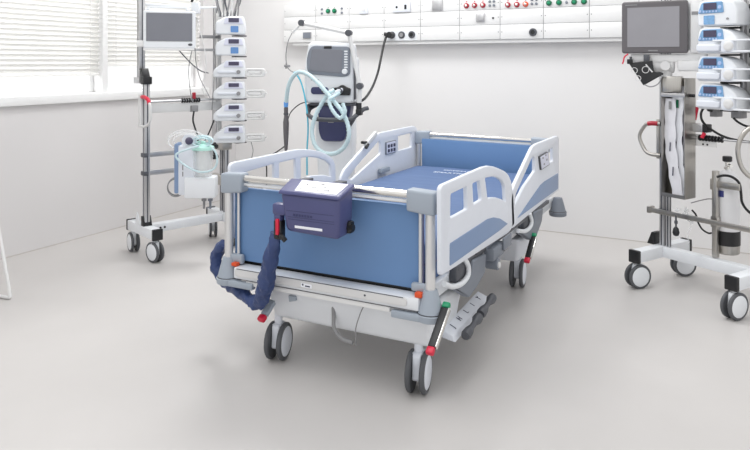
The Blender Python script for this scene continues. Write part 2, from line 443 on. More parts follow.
# foot-end cross member
W('foot_crossbar', MB().span((-1.905, 2.345, 0.356), (-1.04, 2.42, 0.404), 0.006), 'white', BED)
W('foot_crossbar_lip', MB().span((-1.84, 2.347, 0.334), (-1.16, 2.41, 0.357), 0.003), 'cream', BED)
st = W('linen_tray', MB().prism(rrect(-1.895, 0.368, -1.085, 0.402, 0.016), thick=0.008, bev=0.002, at=(0, 2.344, 0)), 'cable', BED)
W('tray_seam', MB().span((-1.885, 2.3388, 0.4000), (-1.10, 2.342, 0.4020)).span((-1.885, 2.343, 0.3555), (-1.05, 2.3455, 0.3575)), 'dgrey', st)
W('sticker', MB().span((-1.555, 2.3385, 0.374), (-1.505, 2.3402, 0.390)), 'label', st)
W('sticker_print', MB().span((-1.550, 2.3378, 0.381), (-1.543, 2.3387, 0.388)).span((-1.535, 2.3378, 0.378), (-1.512, 2.3387, 0.383)), 'ink', st)
W('tray_screw', MB().cyl((-1.262, 2.3405, 0.385), (-1.262, 2.3380, 0.385), 0.004), 'dgrey', st)
W('bumper_arm', MB().span((-1.93, 2.335, 0.320), (-1.80, 2.365, 0.348), 0.006), 'grey', BED)
W('bumper_arm', MB().span((-1.150, 2.335, 0.320), (-1.03, 2.365, 0.348), 0.006), 'grey', BED)
W('board_clamp', MB().span((-1.955, 2.375, 0.408), (-1.885, 2.400, 0.450), 0.008), 'grey', BED)
W('board_clamp', MB().span((-1.085, 2.375, 0.418), (-1.02, 2.400, 0.450), 0.008), 'grey', BED)
W('release_latch', MB().span((-1.925, 2.352, 0.404), (-1.895, 2.378, 0.420), 0.005), 'orange', BED)
W('release_latch', MB().span((-1.060, 2.352, 0.404), (-1.030, 2.378, 0.424), 0.005), 'orange', BED)
# undercarriage
W('foot_shroud', MB().hexa([(-1.76, 2.44, 0.185), (-1.03, 2.44, 0.185), (-1.03, 2.72, 0.20), (-1.76, 2.72, 0.20)],
                           [(-1.79, 2.40, 0.345), (-1.02, 2.40, 0.345), (-1.02, 2.78, 0.36), (-1.79, 2.78, 0.36)], 0.02), 'white', BED)
W('shroud_recess', MB().hexa([(-1.66, 2.405, 0.275), (-1.625, 2.405, 0.285), (-1.625, 2.44, 0.285), (-1.66, 2.44, 0.275)],
                             [(-1.66, 2.398, 0.305), (-1.625, 2.398, 0.305), (-1.625, 2.44, 0.305), (-1.66, 2.44, 0.305)], 0.003), 'grey', BED)
W('head_shroud', MB().hexa([(-1.78, 3.70, 0.19), (-1.05, 3.70, 0.19), (-1.05, 4.02, 0.19), (-1.78, 4.02, 0.19)],
                           [(-1.80, 3.60, 0.34), (-1.01, 3.60, 0.34), (-1.01, 4.10, 0.34), (-1.80, 4.10, 0.34)], 0.02), 'white2', BED)
W('centre_beam', MB().span((-1.55, 2.66, 0.20), (-1.33, 3.75, 0.27), 0.02), 'white2', BED)
for y in (2.85, 3.62): W('lift_column', MB().span((-1.53, y - 0.08, 0.25), (-1.35, y + 0.08, 0.39), 0.01), 'grey', BED)
caster(BED, -1.752, 2.46, 0.078, R(13), 0.26, gap=0.036)
caster(BED, -1.090, 2.462, 0.080, R(10), 0.26, gap=0.036)
caster(BED, -1.100, 3.885, 0.080, R(6), 0.26, gap=0.036)
caster(BED, -1.752, 3.885, 0.080, R(0), 0.26, gap=0.036)
W('cable_hook', MB().tube([(-1.455, 2.425, 0.30), (-1.447, 2.415, 0.25), (-1.435, 2.40, 0.205), (-1.40, 2.40, 0.172), (-1.35, 2.40, 0.165)], 0.008), 'gcable', BED)
W('equipotential_wire', MB().tube([(-1.29, 2.40, 0.335), (-1.30, 2.375, 0.30), (-1.325, 2.38, 0.23), (-1.335, 2.40, 0.16)], 0.0025, 6), 'gcable', BED)

# siderails -------------------------------------------------------------
RR = dict(
  foot=([(2.343, 0.503), (2.339, 0.821), (2.357, 0.833), (2.578, 0.836), (2.826, 0.837), (2.899, 0.832), (2.974, 0.818), (3.052, 0.798), (3.133, 0.775), (3.189, 0.751), (3.233, 0.714), (3.267, 0.647), (3.289, 0.497), (3.195, 0.475)],
        [[(2.433, 0.695), (2.437, 0.786), (2.615, 0.787), (2.624, 0.695)], [(2.681, 0.788), (2.778, 0.787), (2.801, 0.702), (2.695, 0.699)],
         [(2.841, 0.787), (2.955, 0.777), (3.033, 0.759), (3.097, 0.735), (3.134, 0.706), (3.149, 0.629), (3.078, 0.655), (2.996, 0.677), (2.931, 0.688), (2.876, 0.693)]],
        [(2.423, 0.519), (2.425, 0.603), (2.869, 0.606), (2.955, 0.596), (3.048, 0.572), (3.168, 0.524), (3.045, 0.519)]),
  head=([(3.247, 0.482), (3.232, 0.624), (3.245, 0.653), (3.298, 0.688), (3.586, 0.816), (3.636, 0.837), (3.709, 0.843), (4.199, 0.841), (4.247, 0.826), (4.247, 0.504), (4.181, 0.505)],
        [[(3.293, 0.584), (3.313, 0.639), (3.363, 0.663), (3.634, 0.786), (3.68, 0.77), (3.68, 0.7), (3.462, 0.649)], [(3.975, 0.78), (4.091, 0.784), (4.096, 0.702), (3.985, 0.703)]],
        [(3.333, 0.517), (3.694, 0.591), (3.785, 0.609), (3.881, 0.615), (4.215, 0.613), (4.215, 0.52)]),
  ctrl=[(3.737, 0.772), (3.928, 0.777), (3.97, 0.697), (3.774, 0.692)])
LL = dict(
  foot=([(2.431, 0.714), (2.431, 0.823), (2.453, 0.834), (2.79, 0.835), (2.911, 0.837), (2.987, 0.834), (3.088, 0.821), (3.178, 0.802), (3.261, 0.774), (3.321, 0.743), (3.347, 0.705), (3.353, 0.563), (3.353, 0.53)] + [(2.44, .49)],
        [[(2.521, 0.777), (2.763, 0.788), (2.768, 0.683), (2.521, 0.658)], [(2.805, 0.787), (2.95, 0.789), (2.954, 0.677), (2.808, 0.682)],
         [(2.996, 0.788), (3.088, 0.782), (3.183, 0.763), (3.255, 0.739), (3.295, 0.712), (3.301, 0.644), (3.229, 0.666), (3.108, 0.68), (2.998, 0.678)]], None),
  head=([(3.399, 0.51), (3.405, 0.619), (3.452, 0.667), (3.713, 0.778), (3.854, 0.829), (3.905, 0.838), (4.426, 0.839), (4.477, 0.816), (4.484, 0.464)] + [(4.50, .49)],
        [[(3.487, 0.609), (3.591, 0.664), (3.884, 0.787), (3.909, 0.771), (3.909, 0.705), (3.53, 0.593)], [(4.166, 0.79), (4.387, 0.793), (4.381, 0.694), (4.166, 0.694)]], None),
  ctrl=[(3.966, 0.771), (4.115, 0.771), (4.115, 0.689), (3.966, 0.69)])
def rnd(l, r=.012): return rp([(a, b, r) for a, b in l], 4)
def shrink(l, k):
    cx = sum(a for a, b in l) / len(l); cy = sum(b for a, b in l) / len(l)
    return [(cx + (a - cx) * k, cy + (b - cy) * k) for a, b in l]
def bil(q, u, v):
    """point inside the four-cornered panel q: u along, v up (corners TL, TR, BR, BL)"""
    t = [(q[0][i] * (1 - u) + q[1][i] * u) * v + (q[3][i] * (1 - u) + q[2][i] * u) * (1 - v) for i in (0, 1)]
    return t
for (D, xx, side) in ((RR, -0.956, 1), (LL, -2.002, -1)):
    for key in ('foot', 'head'):
        o, hs, inl = D[key]
        r = W('side_rail', MB().prism(rnd(o, .018), [rnd(h, .010) for h in hs], thick=0.019, bev=0.005, plane='yz', at=(xx, 0, 0)), 'white2', BED)
        if inl: W('inlay_panel', MB().prism(rnd(inl, .008), thick=0.004, bev=0.001, plane='yz', at=(xx + 0.0100, 0, 0)), 'blue2', r)
        else: W('inlay_panel', MB().prism(rnd([(a, b) for a, b in ([(2.50, .52), (2.50, .60), (3.0, .62), (3.30, .52)] if key == 'foot' else [(3.60, .52), (3.95, .60), (4.42, .62), (4.42, .52)])], .03), thick=0.004, bev=0.001, plane='yz', at=(xx - 0.0100, 0, 0)), 'blue2', r)
    q = D['ctrl']
    c = W('control_panel', MB().prism(rnd(q, .008), thick=0.012, bev=0.002, plane='yz', at=(xx + 0.0125, 0, 0)), 'grey2' if side < 0 else 'dgrey', r)
    W('keypad', MB().prism(rnd(shrink(q, .88), .006), thick=0.006, bev=0.001, plane='yz', at=(xx + 0.0170, 0, 0)), 'lav', c)
    k = MB()
    if side > 0:
        for (u, v) in ((.25, .72), (.6, .8), (.65, .45), (.3, .25)):
            y, z = bil(q, u, v); k.span((xx + .0190, y, z), (xx + .0215, y + .020, z + .010))
    else:
        for u in (.22, .5, .78):
            for v in (.28, .64):
                y, z = bil(q, u, v); k.prism(rrect(y - .013, z - .010, y + .013, z + .011, .006), thick=.004, plane='yz', at=(xx + .0205, 0, 0))
        W('latch_box', MB().span((xx + 0.015, 3.86, .585), (xx + 0.04, 3.98, .615), 0.004), 'grey', r)
    W('keys', k, 'gcable' if side > 0 else 'ink', c)
# light gap handle clamp on left head rail
cl = MB(); cl.use('cable'); cl.bar((-1.985, 3.682, 0.777), (-1.985, 3.827, 0.843), 0.022, 0.03, 0.006); cl.use('black'); cl.cyl((-1.985, 3.708, 0.795), (-1.985, 3.644, 0.802), 0.009); cl.cyl((-1.975, 3.702, 0.787), (-1.975, 3.676, 0.766), 0.010)
W('accessory_clamp', cl, 'grey', BED)
# siderail hinge arms (outer side)
RING_PTS = [[(-0.975, 2.657, 0.487), (-0.975, 2.705, 0.442), (-0.975, 2.699, 0.402), (-0.975, 2.622, 0.391), (-0.975, 2.523, 0.409), (-0.975, 2.439, 0.443)],
            [(-0.975, 3.67, 0.474), (-0.975, 3.711, 0.423), (-0.975, 3.68, 0.397), (-0.975, 3.58, 0.397), (-0.975, 3.448, 0.426)]]
BRK_PTS = [[(2.769, 0.449), (2.926, 0.438), (2.913, 0.36), (2.807, 0.328), (2.708, 0.311), (2.543, 0.394), (2.673, 0.379), (2.745, 0.405)],
           [(3.781, 0.458), (3.947, 0.449), (3.924, 0.379), (3.802, 0.32), (3.697, 0.322), (3.483, 0.404), (3.677, 0.381), (3.76, 0.407)]]
for k, (pts, brk) in enumerate(zip(RING_PTS, BRK_PTS)):
    W('hinge_arm', MB().tube(pts, 0.011, 12, flat=1.0), 'white', BED)
    W('hinge_bracket', MB().prism(rp([(a, b, 0.01) for a, b in brk]), thick=0.03, bev=0.004, plane='yz', at=(-0.985, 0, 0)), 'grey2', BED)
    ym = sum(a for a, b in brk) / len(brk)
    W('hinge_motor', MB().span((-1.02, ym - 0.16, 0.395), (-0.985, ym - 0.03, 0.465), 0.01), 'dgrey', BED)
W('accessory_rail', MB().bar((-0.975, 2.80, 0.478), (-0.975, 3.22, 0.478), 0.012, 0.028).bar((-0.99, 2.62, 0.45), (-0.99, 4.15, 0.45), 0.014, 0.02), 'dgrey', BED)
W('bag_hook_box', MB().span((-0.995, 2.96, 0.395), (-0.945, 3.12, 0.455), 0.01).cyl((-0.94, 3.01, 0.375), (-0.995, 3.01, 0.375), 0.026).span((-0.945, 3.08, 0.42), (-0.935, 3.20, 0.475), 0.003), 'grey2', BED)
W('hook_plate', MB().span((-0.946, 3.10, 0.41), (-0.938, 3.16, 0.44), 0.002), 'gcable', BED)
W('hook_roller', MB().cyl((-0.946, 3.01, 0.372), (-0.934, 3.01, 0.372), 0.014), 'cable', BED)
# foot switch for height
fs = W('foot_switch', MB().hexa([(-1.035, 2.56, 0.185), (-0.975, 2.56, 0.175), (-0.975, 3.00, 0.195), (-1.035, 3.00, 0.205)],
                               [(-1.035, 2.56, 0.222), (-0.985, 2.56, 0.200), (-0.985, 3.00, 0.225), (-1.035, 3.00, 0.245)], 0.006), 'white2', BED)
W('switch_bracket', MB().span((-1.20, 2.58, 0.215), (-1.03, 2.66, 0.245), 0.005), 'grey2', fs)
pd = MB()
for y in (2.59, 2.775):
    pd.lathe((-0.945, y, 0.198 + (y - 2.59) * .14), (0, 1, .14), [(0, 0.017), (0.012, 0.021), (0.045, 0.019), (0.075, 0.012), (0.11, 0.012), (0.14, 0.021), (0.165, 0.019)], 16)
W('foot_pedal', pd, 'dgrey', fs)
ic = MB()
for i in range(5): ic.text('JHLIY'[i], 0.034, Matrix.Translation((-1.010, 2.62 + i * 0.08, 0.2165 + i * .0040)) @ Matrix.Rotation(R(24), 4, 'Y') @ Matrix.Rotation(R(90), 4, 'Z'))
W('pedal_pictograms', ic, 'ink', fs)
# brake pedals
def brake(p0, p1, x, w=0.03):
    a, b = Vector((x, p0[0], p0[1])), Vector((x, p1[0], p1[1]))
    pb = W('brake_pedal', MB().bar(a, b, w, 0.016, 0.004), 'black', BED)
    W('pedal_edge', MB().bar(a + Vector((w * .56, 0, 0)), b + Vector((w * .56, 0, 0)), 0.006, 0.020, 0.002), 'chrome', pb)
    d = (b - a).normalized()
    W('red_tip', MB().bar(b, b + d * 0.028, w, 0.022, 0.006), 'red', pb)
    W('green_tip', MB().bar(a - d * 0.024, a, w, 0.022, 0.006), 'green', pb)
brake((2.385, 0.372), (2.255, 0.275), -0.948)
brake((3.70, 0.340), (3.585, 0.255), -0.962)
lb = W('brake_pedal', MB().bar((-1.760, 2.43, 0.258), (-1.765, 2.375, 0.212), 0.035, 0.02, 0.005), 'grey', BED)
W('red_tip', MB().bar((-1.765, 2.375, 0.212), (-1.768, 2.350, 0.194), 0.036, 0.024, 0.008), 'red', lb)

# mattress
MT = thing('mattress', 'blue mattress with white printed lettering lying on the hospital bed', 'mattress', (-1.5, 3.4, 0.43))
mb = MB(); bmx = mb.bm
nx, ny = 24, 60; x0, x1, y0, y1 = -1.945, -1.045, 2.455, 4.345; zt, zb = 0.580, 0.433
def mz(u, v):
    e = min(u, 1 - u) * (x1 - x0); g = min(v, 1 - v) * (y1 - y0)
    rr = 0.035; d = 0
    for q in (e, g):
        if q < rr: d += rr - math.sqrt(max(0, rr * rr - (rr - q) ** 2))
    return zt - d + 0.0003 * math.cos((y0 + v * (y1 - y0)) * 2 * PI / 0.095) + 0.003 * math.sin(u * 7) * math.sin(v * 9)
def us(n): return [0.0, 0.008, 0.02, 0.035] + [0.05 + 0.9 * k / n for k in range(n + 1)] + [0.965, 0.98, 0.992, 1.0]
U, V = us(nx), us(ny * 2)
grid = [[bmx.verts.new((x0 + u * (x1 - x0), y0 + v * (y1 - y0), mz(u, v))) for v in V] for u in U]
for i in range(len(U) - 1):
    for j in range(len(V) - 1): bmx.faces.new([grid[i][j], grid[i + 1][j], grid[i + 1][j + 1], grid[i][j + 1]])
rim = [grid[i][0] for i in range(len(U))] + [grid[-1][j] for j in range(1, len(V))] + [grid[i][-1] for i in range(len(U) - 2, -1, -1)] + [grid[0][j] for j in range(len(V) - 2, 0, -1)]
low = [bmx.verts.new((v.co.x, v.co.y, zb)) for v in rim]
n = len(rim)
for i in range(n): bmx.faces.new([rim[i], low[i], low[(i + 1) % n], rim[(i + 1) % n]])
bmx.faces.new(low)
W('cover', mb, 'mattress', MT)
W('piping', MB().tube([(x0 - 0.001, y0, .50), (x0 - 0.001, y1, .50)], 0.004, 8, 0).tube([(x1 + 0.001, y0, .50), (x1 + 0.001, y1, .50)], 0.004, 8, 0).tube([(x0, y0 - 0.001, .50), (x1, y0 - 0.001, .50)], 0.004, 8, 0), 'navy', MT)
lt = MB()
lt.text('SMARTICOM', 0.050, Matrix.Translation((-1.565, 4.09, zt + 0.0035)), sx=1.0)
lt.text('OPTIMATIC', 0.040, Matrix.Translation((-1.565, 4.19, zt + 0.0035)), sx=1.1)
W('printed_lettering', lt, 'wtext', MT)

# mattress pump hanging on the foot rail
PB = thing('mattress_pump', 'navy blue mattress air pump box hooked over the foot rail of the bed', 'pump', (-1.47, 2.25, 0.59))
yf, yb = 2.215, 2.345
W('pump_housing', MB().hexa([(-1.552, yf + 0.016, 0.622), (-1.318, yf + 0.016, 0.612), (-1.318, yb, 0.618), (-1.590, yb, 0.618)],
                            [(-1.572, yf, 0.775), (-1.304, yf, 0.772), (-1.312, yb, 0.800), (-1.605, yb, 0.800)], 0.018), 'navy', PB)
W('top_lid', MB().hexa([(-1.578, yf - 0.006, 0.770), (-1.299, yf - 0.006, 0.768), (-1.307, yb + 0.004, 0.796), (-1.611, yb + 0.004, 0.796)],
                       [(-1.574, yf - 0.002, 0.784), (-1.303, yf - 0.002, 0.782), (-1.311, yb, 0.810), (-1.607, yb, 0.810)], 0.006), 'navy', PB)
lm = Matrix.Translation((0, 0, 0))
s = math.atan2(0.024, yb - yf)
lab = [(-1.510, yf + .012), (-1.322, yf + .012), (-1.330, yb - .014), (-1.545, yb - .014)]
def lidz(y): return .783 + (y - yf + .002) / (yb - yf + .002) * .027
W('instruction_label', MB().hexa([(x, y, lidz(y) - .0006) for x, y in lab], [(x, y, lidz(y) + .0012) for x, y in lab], 0), 'label', PB)
pr = MB()
for i in range(34):
    u, v = random.random(), random.random()
    a = Vector((-1.505 + u * 0.155, yf + 0.025 + v * 0.075, 0)); a.z = lidz(a.y) + .0016
    L = random.uniform(0.006, 0.03)
    pr.box(a, (L, 0.003, 0.0008), 0, (R(10), 0, random.choice((0, 0, 0.5, -0.6))))
W('label_print', pr, 'gcable', PB)
gr = MB()
for z, xa, xb in ((0.706, -1.545, -1.330), (0.682, -1.542, -1.330), (0.673, -1.540, -1.330)):
    yy = yf + 0.016 * (0.775 - z) / 0.155
    gr.span((xa, yy - 0.0008, z), (xb, yy + 0.004, z + 0.0022))
for i in range(7): gr.span((-1.515 + i * .013, yf + .0072, .688), (-1.506 + i * .013, yf + .012, .697))
W('front_relief', gr, 'navy2', PB)
yy = yf + 0.016 * (0.775 - 0.640) / 0.155
nl = W('name_strip', MB().hexa([(-1.510, yy - 0.002, 0.641), (-1.385, yy - 0.002, 0.641), (-1.385, yy + 0.006, 0.641), (-1.510, yy + 0.006, 0.641)],
                          [(-1.510, yy - 0.003, 0.651), (-1.385, yy - 0.003, 0.651), (-1.385, yy + 0.005, 0.651), (-1.510, yy + 0.005, 0.651)], 0.0008), 'label', PB)
W('rail_hook', MB().span((-1.58, yb - 0.004, 0.797), (-1.54, 2.409, 0.806), 0.002).span((-1.58, 2.402, 0.74), (-1.54, 2.409, 0.806), 0.002), 'dgrey', PB)
W('rail_hook', MB().span((-1.42, yb - 0.004, 0.797), (-1.38, 2.409, 0.806), 0.002).span((-1.42, 2.402, 0.74), (-1.38, 2.409, 0.806), 0.002), 'dgrey', PB)
W('power_inlet', MB().span((-1.330, yf + 0.08, 0.625), (-1.300, yf + 0.115, 0.672), 0.008).cyl((-1.32, yf + 0.09, 0.648), (-1.292, yf + 0.09, 0.648), 0.013), 'black', PB)
cn = W('hose_connector', MB().span((-1.618, yf + 0.010, 0.682), (-1.555, yf + 0.050, 0.728), 0.010).span((-1.612, yf + 0.014, 0.655), (-1.580, yf + 0.048, 0.690), 0.006), 'navy', PB)
W('release_button', MB().span((-1.598, yf + 0.006, 0.605), (-1.584, yf + 0.03, 0.668), 0.003), 'red', cn)
W('connector_core', MB().span((-1.612, yf + 0.014, 0.585), (-1.576, yf + 0.046, 0.660), 0.004), 'black', cn)
W('tie_strap', MB().tube([(-1.585, yf + 0.02, 0.605), (-1.565, yf + 0.01, 0.598), (-1.555, yf + 0.015, 0.585)], 0.010, 8), 'black', cn)
# air hose in its fabric sleeve
hs = MB(); hs.tube([(-1.6139, 2.2489, 0.6049), (-1.6209, 2.2452, 0.5652), (-1.647, 2.2542, 0.484), (-1.6852, 2.2794, 0.3913), (-1.7361, 2.3206, 0.3101), (-1.7752, 2.3453, 0.2713), (-1.8438, 2.366, 0.2753), (-1.9302, 2.3999, 0.2908), (-2.0725, 2.4836, 0.2862), (-2.1276, 2.5001, 0.3293), (-2.1276, 2.5001, 0.3896), (-2.0766, 2.4815, 0.4511)], 0.024, 22, 10,
        rads=[0.016, 0.024, 0.030, 0.032, 0.031, 0.028, 0.026, 0.026, 0.026, 0.028, 0.026, 0.022])
from mathutils import noise
for v in hs.bm.verts:
    q = v.co.copy(); v.co += noise.noise_vector(Vector((q.x * 38, q.y * 38, q.z * 16))) * 0.010 + noise.noise_vector(q * 70) * 0.004
solo('hose_sleeve', hs, 'sleeve', 'wrinkled navy fabric hose sleeve hanging from the pump and looping round the left foot bumper', 'hose')

# ------------------------------------------------------------------ helpers for things that stand at an angle
def L(name, mb, key, parent): return put(name, mb, key, parent)
def TO(root, pts):
    inv = root_matrix(root).inverted()
    if isinstance(pts, tuple): return tuple(inv @ Vector(pts))
    return [tuple(inv @ Vector(p)) for p in pts]

# ------------------------------------------------------------------ ventilator on its trolley
V = thing('ventilator', 'white ventilator with grey touch screen on a navy trolley behind the left side rails', 'ventilator', (-2.47, 4.14, 0), R(17))
def vbox(x0, x1, z0, z1, d0, d1, r, bev=0.015):
    return MB().prism(rrect(x0, z0, x1, z1, r, 8), thick=abs(d1 - d0), bev=bev, plane='xz', at=(0, (d0 + d1) / 2, 0))
hb = MB(); hb.prism(rp([(-.190, 1.005, .02), (.150, 1.005, .02), (.152, 1.16, .1), (.138, 1.418, .035), (-.170, 1.430, .045), (-.205, 1.22, .1)], 8), thick=.16, bev=.02, plane='xz', at=(0, 0, 0))
L('housing', hb, 'white', V)
L('side_panel', MB().span((.120, -.04, 1.03), (.160, .075, 1.32), 0.012), 'white', V)
L('side_seam', MB().span((.150, -.072, 1.03), (.160, -.03, 1.25), 0.004), 'dgrey', V)
d = L('display', MB().prism(rp([(-.176, 1.205, .05), (.085, 1.185, .05), (.128, 1.20, .05), (.126, 1.392, .03), (-.150, 1.402, .04), (-.180, 1.32, .1)], 8), thick=.02, bev=.006, plane='xz', at=(0, -.083, 0)), 'grey2', V)
L('screen', MB().prism(rp([(-.160, 1.225, .02), (.068, 1.208, .02), (.078, 1.370, .015), (-.140, 1.376, .015)], 5), thick=.004, bev=.001, plane='xz', at=(0, -.094, 0)), 'screen', d)
k = MB()
for i in range(7): k.prism(rrect(.088, 1.245 + i * .018, .112, 1.256 + i * .018, .004), thick=.006, bev=.0015, plane='xz', at=(0, -.095, 0))
L('buttons', k, 'white', d)
L('rotary_knob', MB().lathe((.092, -.090, 1.222), (0, -1, 0), [(0, .020), (.014, .019), (.018, .015)], 24), 'white', d)
L('top_latch', MB().span((-.055, -.098, 1.378), (.0, -.070, 1.397), .004), 'black', V)
L('brand_mark', MB().span((-.15, -.0812, 1.160), (-.095, -.079, 1.168)), 'gcable', V)
p = L('port_panel', MB().prism(rrect(-.150, 1.065, -.025, 1.115, .024), thick=.012, bev=.003, plane='xz', at=(0, -.082, 0)), 'navy2', V)
L('port_ring', MB().lathe((-.06, -.084, 1.09), (0, -1, 0), [(0, .014), (.012, .014), (.012, .008)], 16), 'dgrey', p)
p = L('connector_block', MB().prism(rp([(0, 1.060, .01), (.128, 1.060, .01), (.134, 1.105, .01), (.105, 1.115, .01), (.075, 1.135, .02), (.045, 1.115, .01), (0, 1.110, .01)]), thick=.03, bev=.006, plane='xz', at=(0, -.09, 0)), 'black', V)
L('port_ring', MB().lathe((.055, -.10, 1.09), (.2, -1, -.1), [(0, .024), (.03, .022), (.03, .014)], 18), 'dgrey', p)
L('elbow_adapter', MB().tube([(.075, -.105, 1.10), (.045, -.14, 1.085), (.0, -.16, 1.055)], .012, 12), 'white2', p)
# trolley
L('trolley_front', MB().prism(rp([(-.085, .735, .04), (.070, .735, .04), (.092, .80, .03), (.125, 1.00, .01), (-.115, 1.00, .01), (-.110, .80, .03)], 6), thick=.12, bev=.015, plane='xz', at=(0, .02, 0)), 'navy2', V)
L('trolley_column', MB().prism(rp([(-.125, .30, .02), (.10, .30, .02), (.125, .76, .05), (.120, .90, .03), (-.155, .90, .03), (-.155, .76, .05)], 6), thick=.12, bev=.02, plane='xz', at=(0, .10, 0)), 'white', V)
L('trolley_mark', MB().span((-.04, -.0412, .866), (.0, -.039, .874)), 'gcable', V)
L('shelf', MB().span((-.17, -.06, .985), (.17, .10, 1.003), .006), 'dgrey', V)
hd = MB()
hd.tube([(.16, .0, .992), (.175, -.05, .985), (.18, -.08, .960), (.20, -.09, .95)], .010)
hd.tube([(-.15, .04, .995), (-.175, .0, .99), (-.18, -.05, .98), (-.17, -.06, .94)], .011)
hd.tube([(.245, -.05, .972), (.215, -.07, .962), (.175, -.11, .925), (.14, -.13, .90), (.06, -.13, .895), (-.05, -.13, .895), (-.12, -.12, .902), (-.165, -.09, .922), (-.175, -.05, .945), (-.17, -.02, .965), (-.14, .03, .985)], .015, 12)
hd.tube([(.175, -.11, .925), (.13, -.08, .86), (.09, -.03, .82)], .011)
L('handle', hd, 'dgrey', V)
L('trolley_base', MB().span((-.22, -.20, .12), (.22, .30, .19), .02).span((-.12, .04, .17), (.10, .16, .32), .02), 'white', V)
for x in (-.19, .19):
    for y in (-.17, .26): 
        f = MB().cyl((x, y, .08), (x, y, .14), .012); f.lathe((x - .02, y, .055), (1, 0, 0), [(0, .045), (.004, .055), (.036, .055), (.04, .045)], 20)
        L('castor', f, 'rubber', V)
# articulated hose arm
a0, a1, a2, a3 = TO(V, [(-2.718, 4.1, 1.564), (-2.335, 4.1, 1.485), (-2.249, 4.1, 1.124), (-2.257, 4.1, 0.975)])
arm = L('support_arm', MB().cyl(a0, a1, .015, n=16).cyl(a1, a2, .015, n=16).cyl(a2, a3, .016, n=16), 'cable', V)
for q in (a0, a1, a2): L('arm_joint', MB().cyl((q[0], q[1] - .028, q[2]), (q[0], q[1] + .02, q[2]), 0.023, ch=.003), 'dgrey', arm)
L('arm_clamp', MB().cyl((a3[0], a3[1], a3[2] - .01), (a3[0], a3[1], a3[2] + .035), .019).span((a3[0] - .02, a3[1] - .02, a3[2] - .05), (a3[0] + .02, a3[1] + .04, a3[2] - .008), .005), 'black', arm)
b0, b1 = TO(V, [(-2.718, 4.1, 1.564), (-2.794, 4.1, 1.501)])
L('arm_tip', MB().cyl(b0, b1, .008).cyl((b1[0] - .012, b1[1], b1[2] + .01), (b1[0] + .012, b1[1], b1[2] - .01), .006), 'cable', arm)
# hoses
def hose(name, pts, r, key, label, cat='hose', n=12, rings=0, group=None):
    m = MB(); m.tube(pts, r, n, 8)
    if rings:
        P = catmull(pts, 10); acc = 0
        for a, b in zip(P, P[1:]):
            acc += (b - a).length
            if acc > rings and (b - a).length > 1e-5:
                acc = 0; m.cyl(a, a + (b - a).normalized() * rings * .45, r * 1.13, n=n)
    return solo(name, m, key, label, cat, group)
hose('breathing_hose', [(-2.799, 4.02, 0.998), (-2.754, 3.98, 1.106), (-2.707, 3.96, 1.176), (-2.643, 3.95, 1.218), (-2.549, 3.93, 1.199), (-2.449, 3.91, 1.133), (-2.365, 3.9, 1.056), (-2.269, 3.88, 0.974), (-2.219, 3.87, 0.899), (-2.198, 3.86, 0.817), (-2.228, 3.86, 0.744), (-2.295, 3.86, 0.695), (-2.387, 3.86, 0.69), (-2.456, 3.86, 0.738), (-2.486, 3.87, 0.829), (-2.469, 3.88, 0.921), (-2.435, 3.9, 1.001), (-2.392, 3.92, 1.074), (-2.364, 3.95, 1.1)], .0135, 'hose', 'pale aqua breathing hose looped in a large ring hanging in front of the ventilator', rings=.02)
hose('breathing_hose', [(-2.343, 3.98, 1.079), (-2.324, 3.87, 1.058), (-2.342, 3.85, 1.032), (-2.306, 3.84, 0.969), (-2.253, 3.84, 0.926), (-2.216, 3.84, 0.965), (-2.237, 3.85, 1.016)], .0115, 'hose', 'short pale hose curling from the ventilator outlet below its screen', rings=.02)
hose('sensor_tube', [(-2.718, 4, 1.217), (-2.668, 4, 1.162), (-2.635, 4, 1.073), (-2.61, 4, 0.942), (-2.602, 4, 0.819), (-2.61, 4, 0.681), (-2.623, 4.02, 0.505)], .0055, 'cyan', 'thin turquoise tube hanging straight down left of the ventilator')
hose('sensor_line', [(-2.803, 4.1, 1.494), (-2.824, 4.08, 1.43), (-2.841, 4.08, 1.337), (-2.832, 4.08, 1.259), (-2.798, 4.08, 1.223), (-2.747, 4.08, 1.202), (-2.705, 4.08, 1.132), (-2.679, 4.08, 1.034)], .0035, 'gcable', 'thin grey line from the end of the ventilator arm down to the hose clip', cat='tube')
tl = thing('test_lung', 'dark grey tapered handpiece with blue connector hanging left of the ventilator', 'medical handpiece', (-2.799, 4.02, 0.66))
q = Vector(tl.location); hgt = (-2.799, 4.02, 0.991)[2] - q.z
W('grip', MB().lathe(q, (0, 0, 1), [(0, .009), (.02, .012), (.12, .019), (.20, .021), (.24, .015), (.262, .013), (.265, .015), (hgt - .025, .015), (hgt - .02, .008)], 20), 'bezel', tl)
W('collar', MB().lathe(q + Vector((0, 0, .255)), (0, 0, 1), [(0, .0165), (.006, .0185), (.012, .0165)], 20), 'dgrey', tl)
W('blue_connector', MB().lathe(q + Vector((0, 0, hgt - .022)), (0, 0, 1), [(0, .012), (.005, .016), (.035, .016), (.042, .011)], 18), 'cblue', tl)
cpos = (-2.818, 4.06, 1.259)
solo('tube_clip', MB().span((cpos[0] - .014, cpos[1] - .02, cpos[2] - .008), (cpos[0] + .022, cpos[1] + .01, cpos[2] + .008), .003).cyl((cpos[0] - .01, cpos[1], cpos[2] - .02), (cpos[0] - .006, cpos[1], cpos[2] + .022), .005), 'gcable', 'small grey clip joining the thin lines at the top of the aqua hose', 'clip')
hose('power_cable', [(-2.557, 5.128, 1.521), (-2.551, 5.06, 1.436), (-2.548, 5, 1.321), (-2.524, 4.9, 1.208), (-2.412, 4.6, 1.107), (-2.31, 4.3, 1.039), (-2.304, 4.2, 1.009)], .0095, 'black', 'thick black power cable curving from the wall socket down to the ventilator', cat='cable')
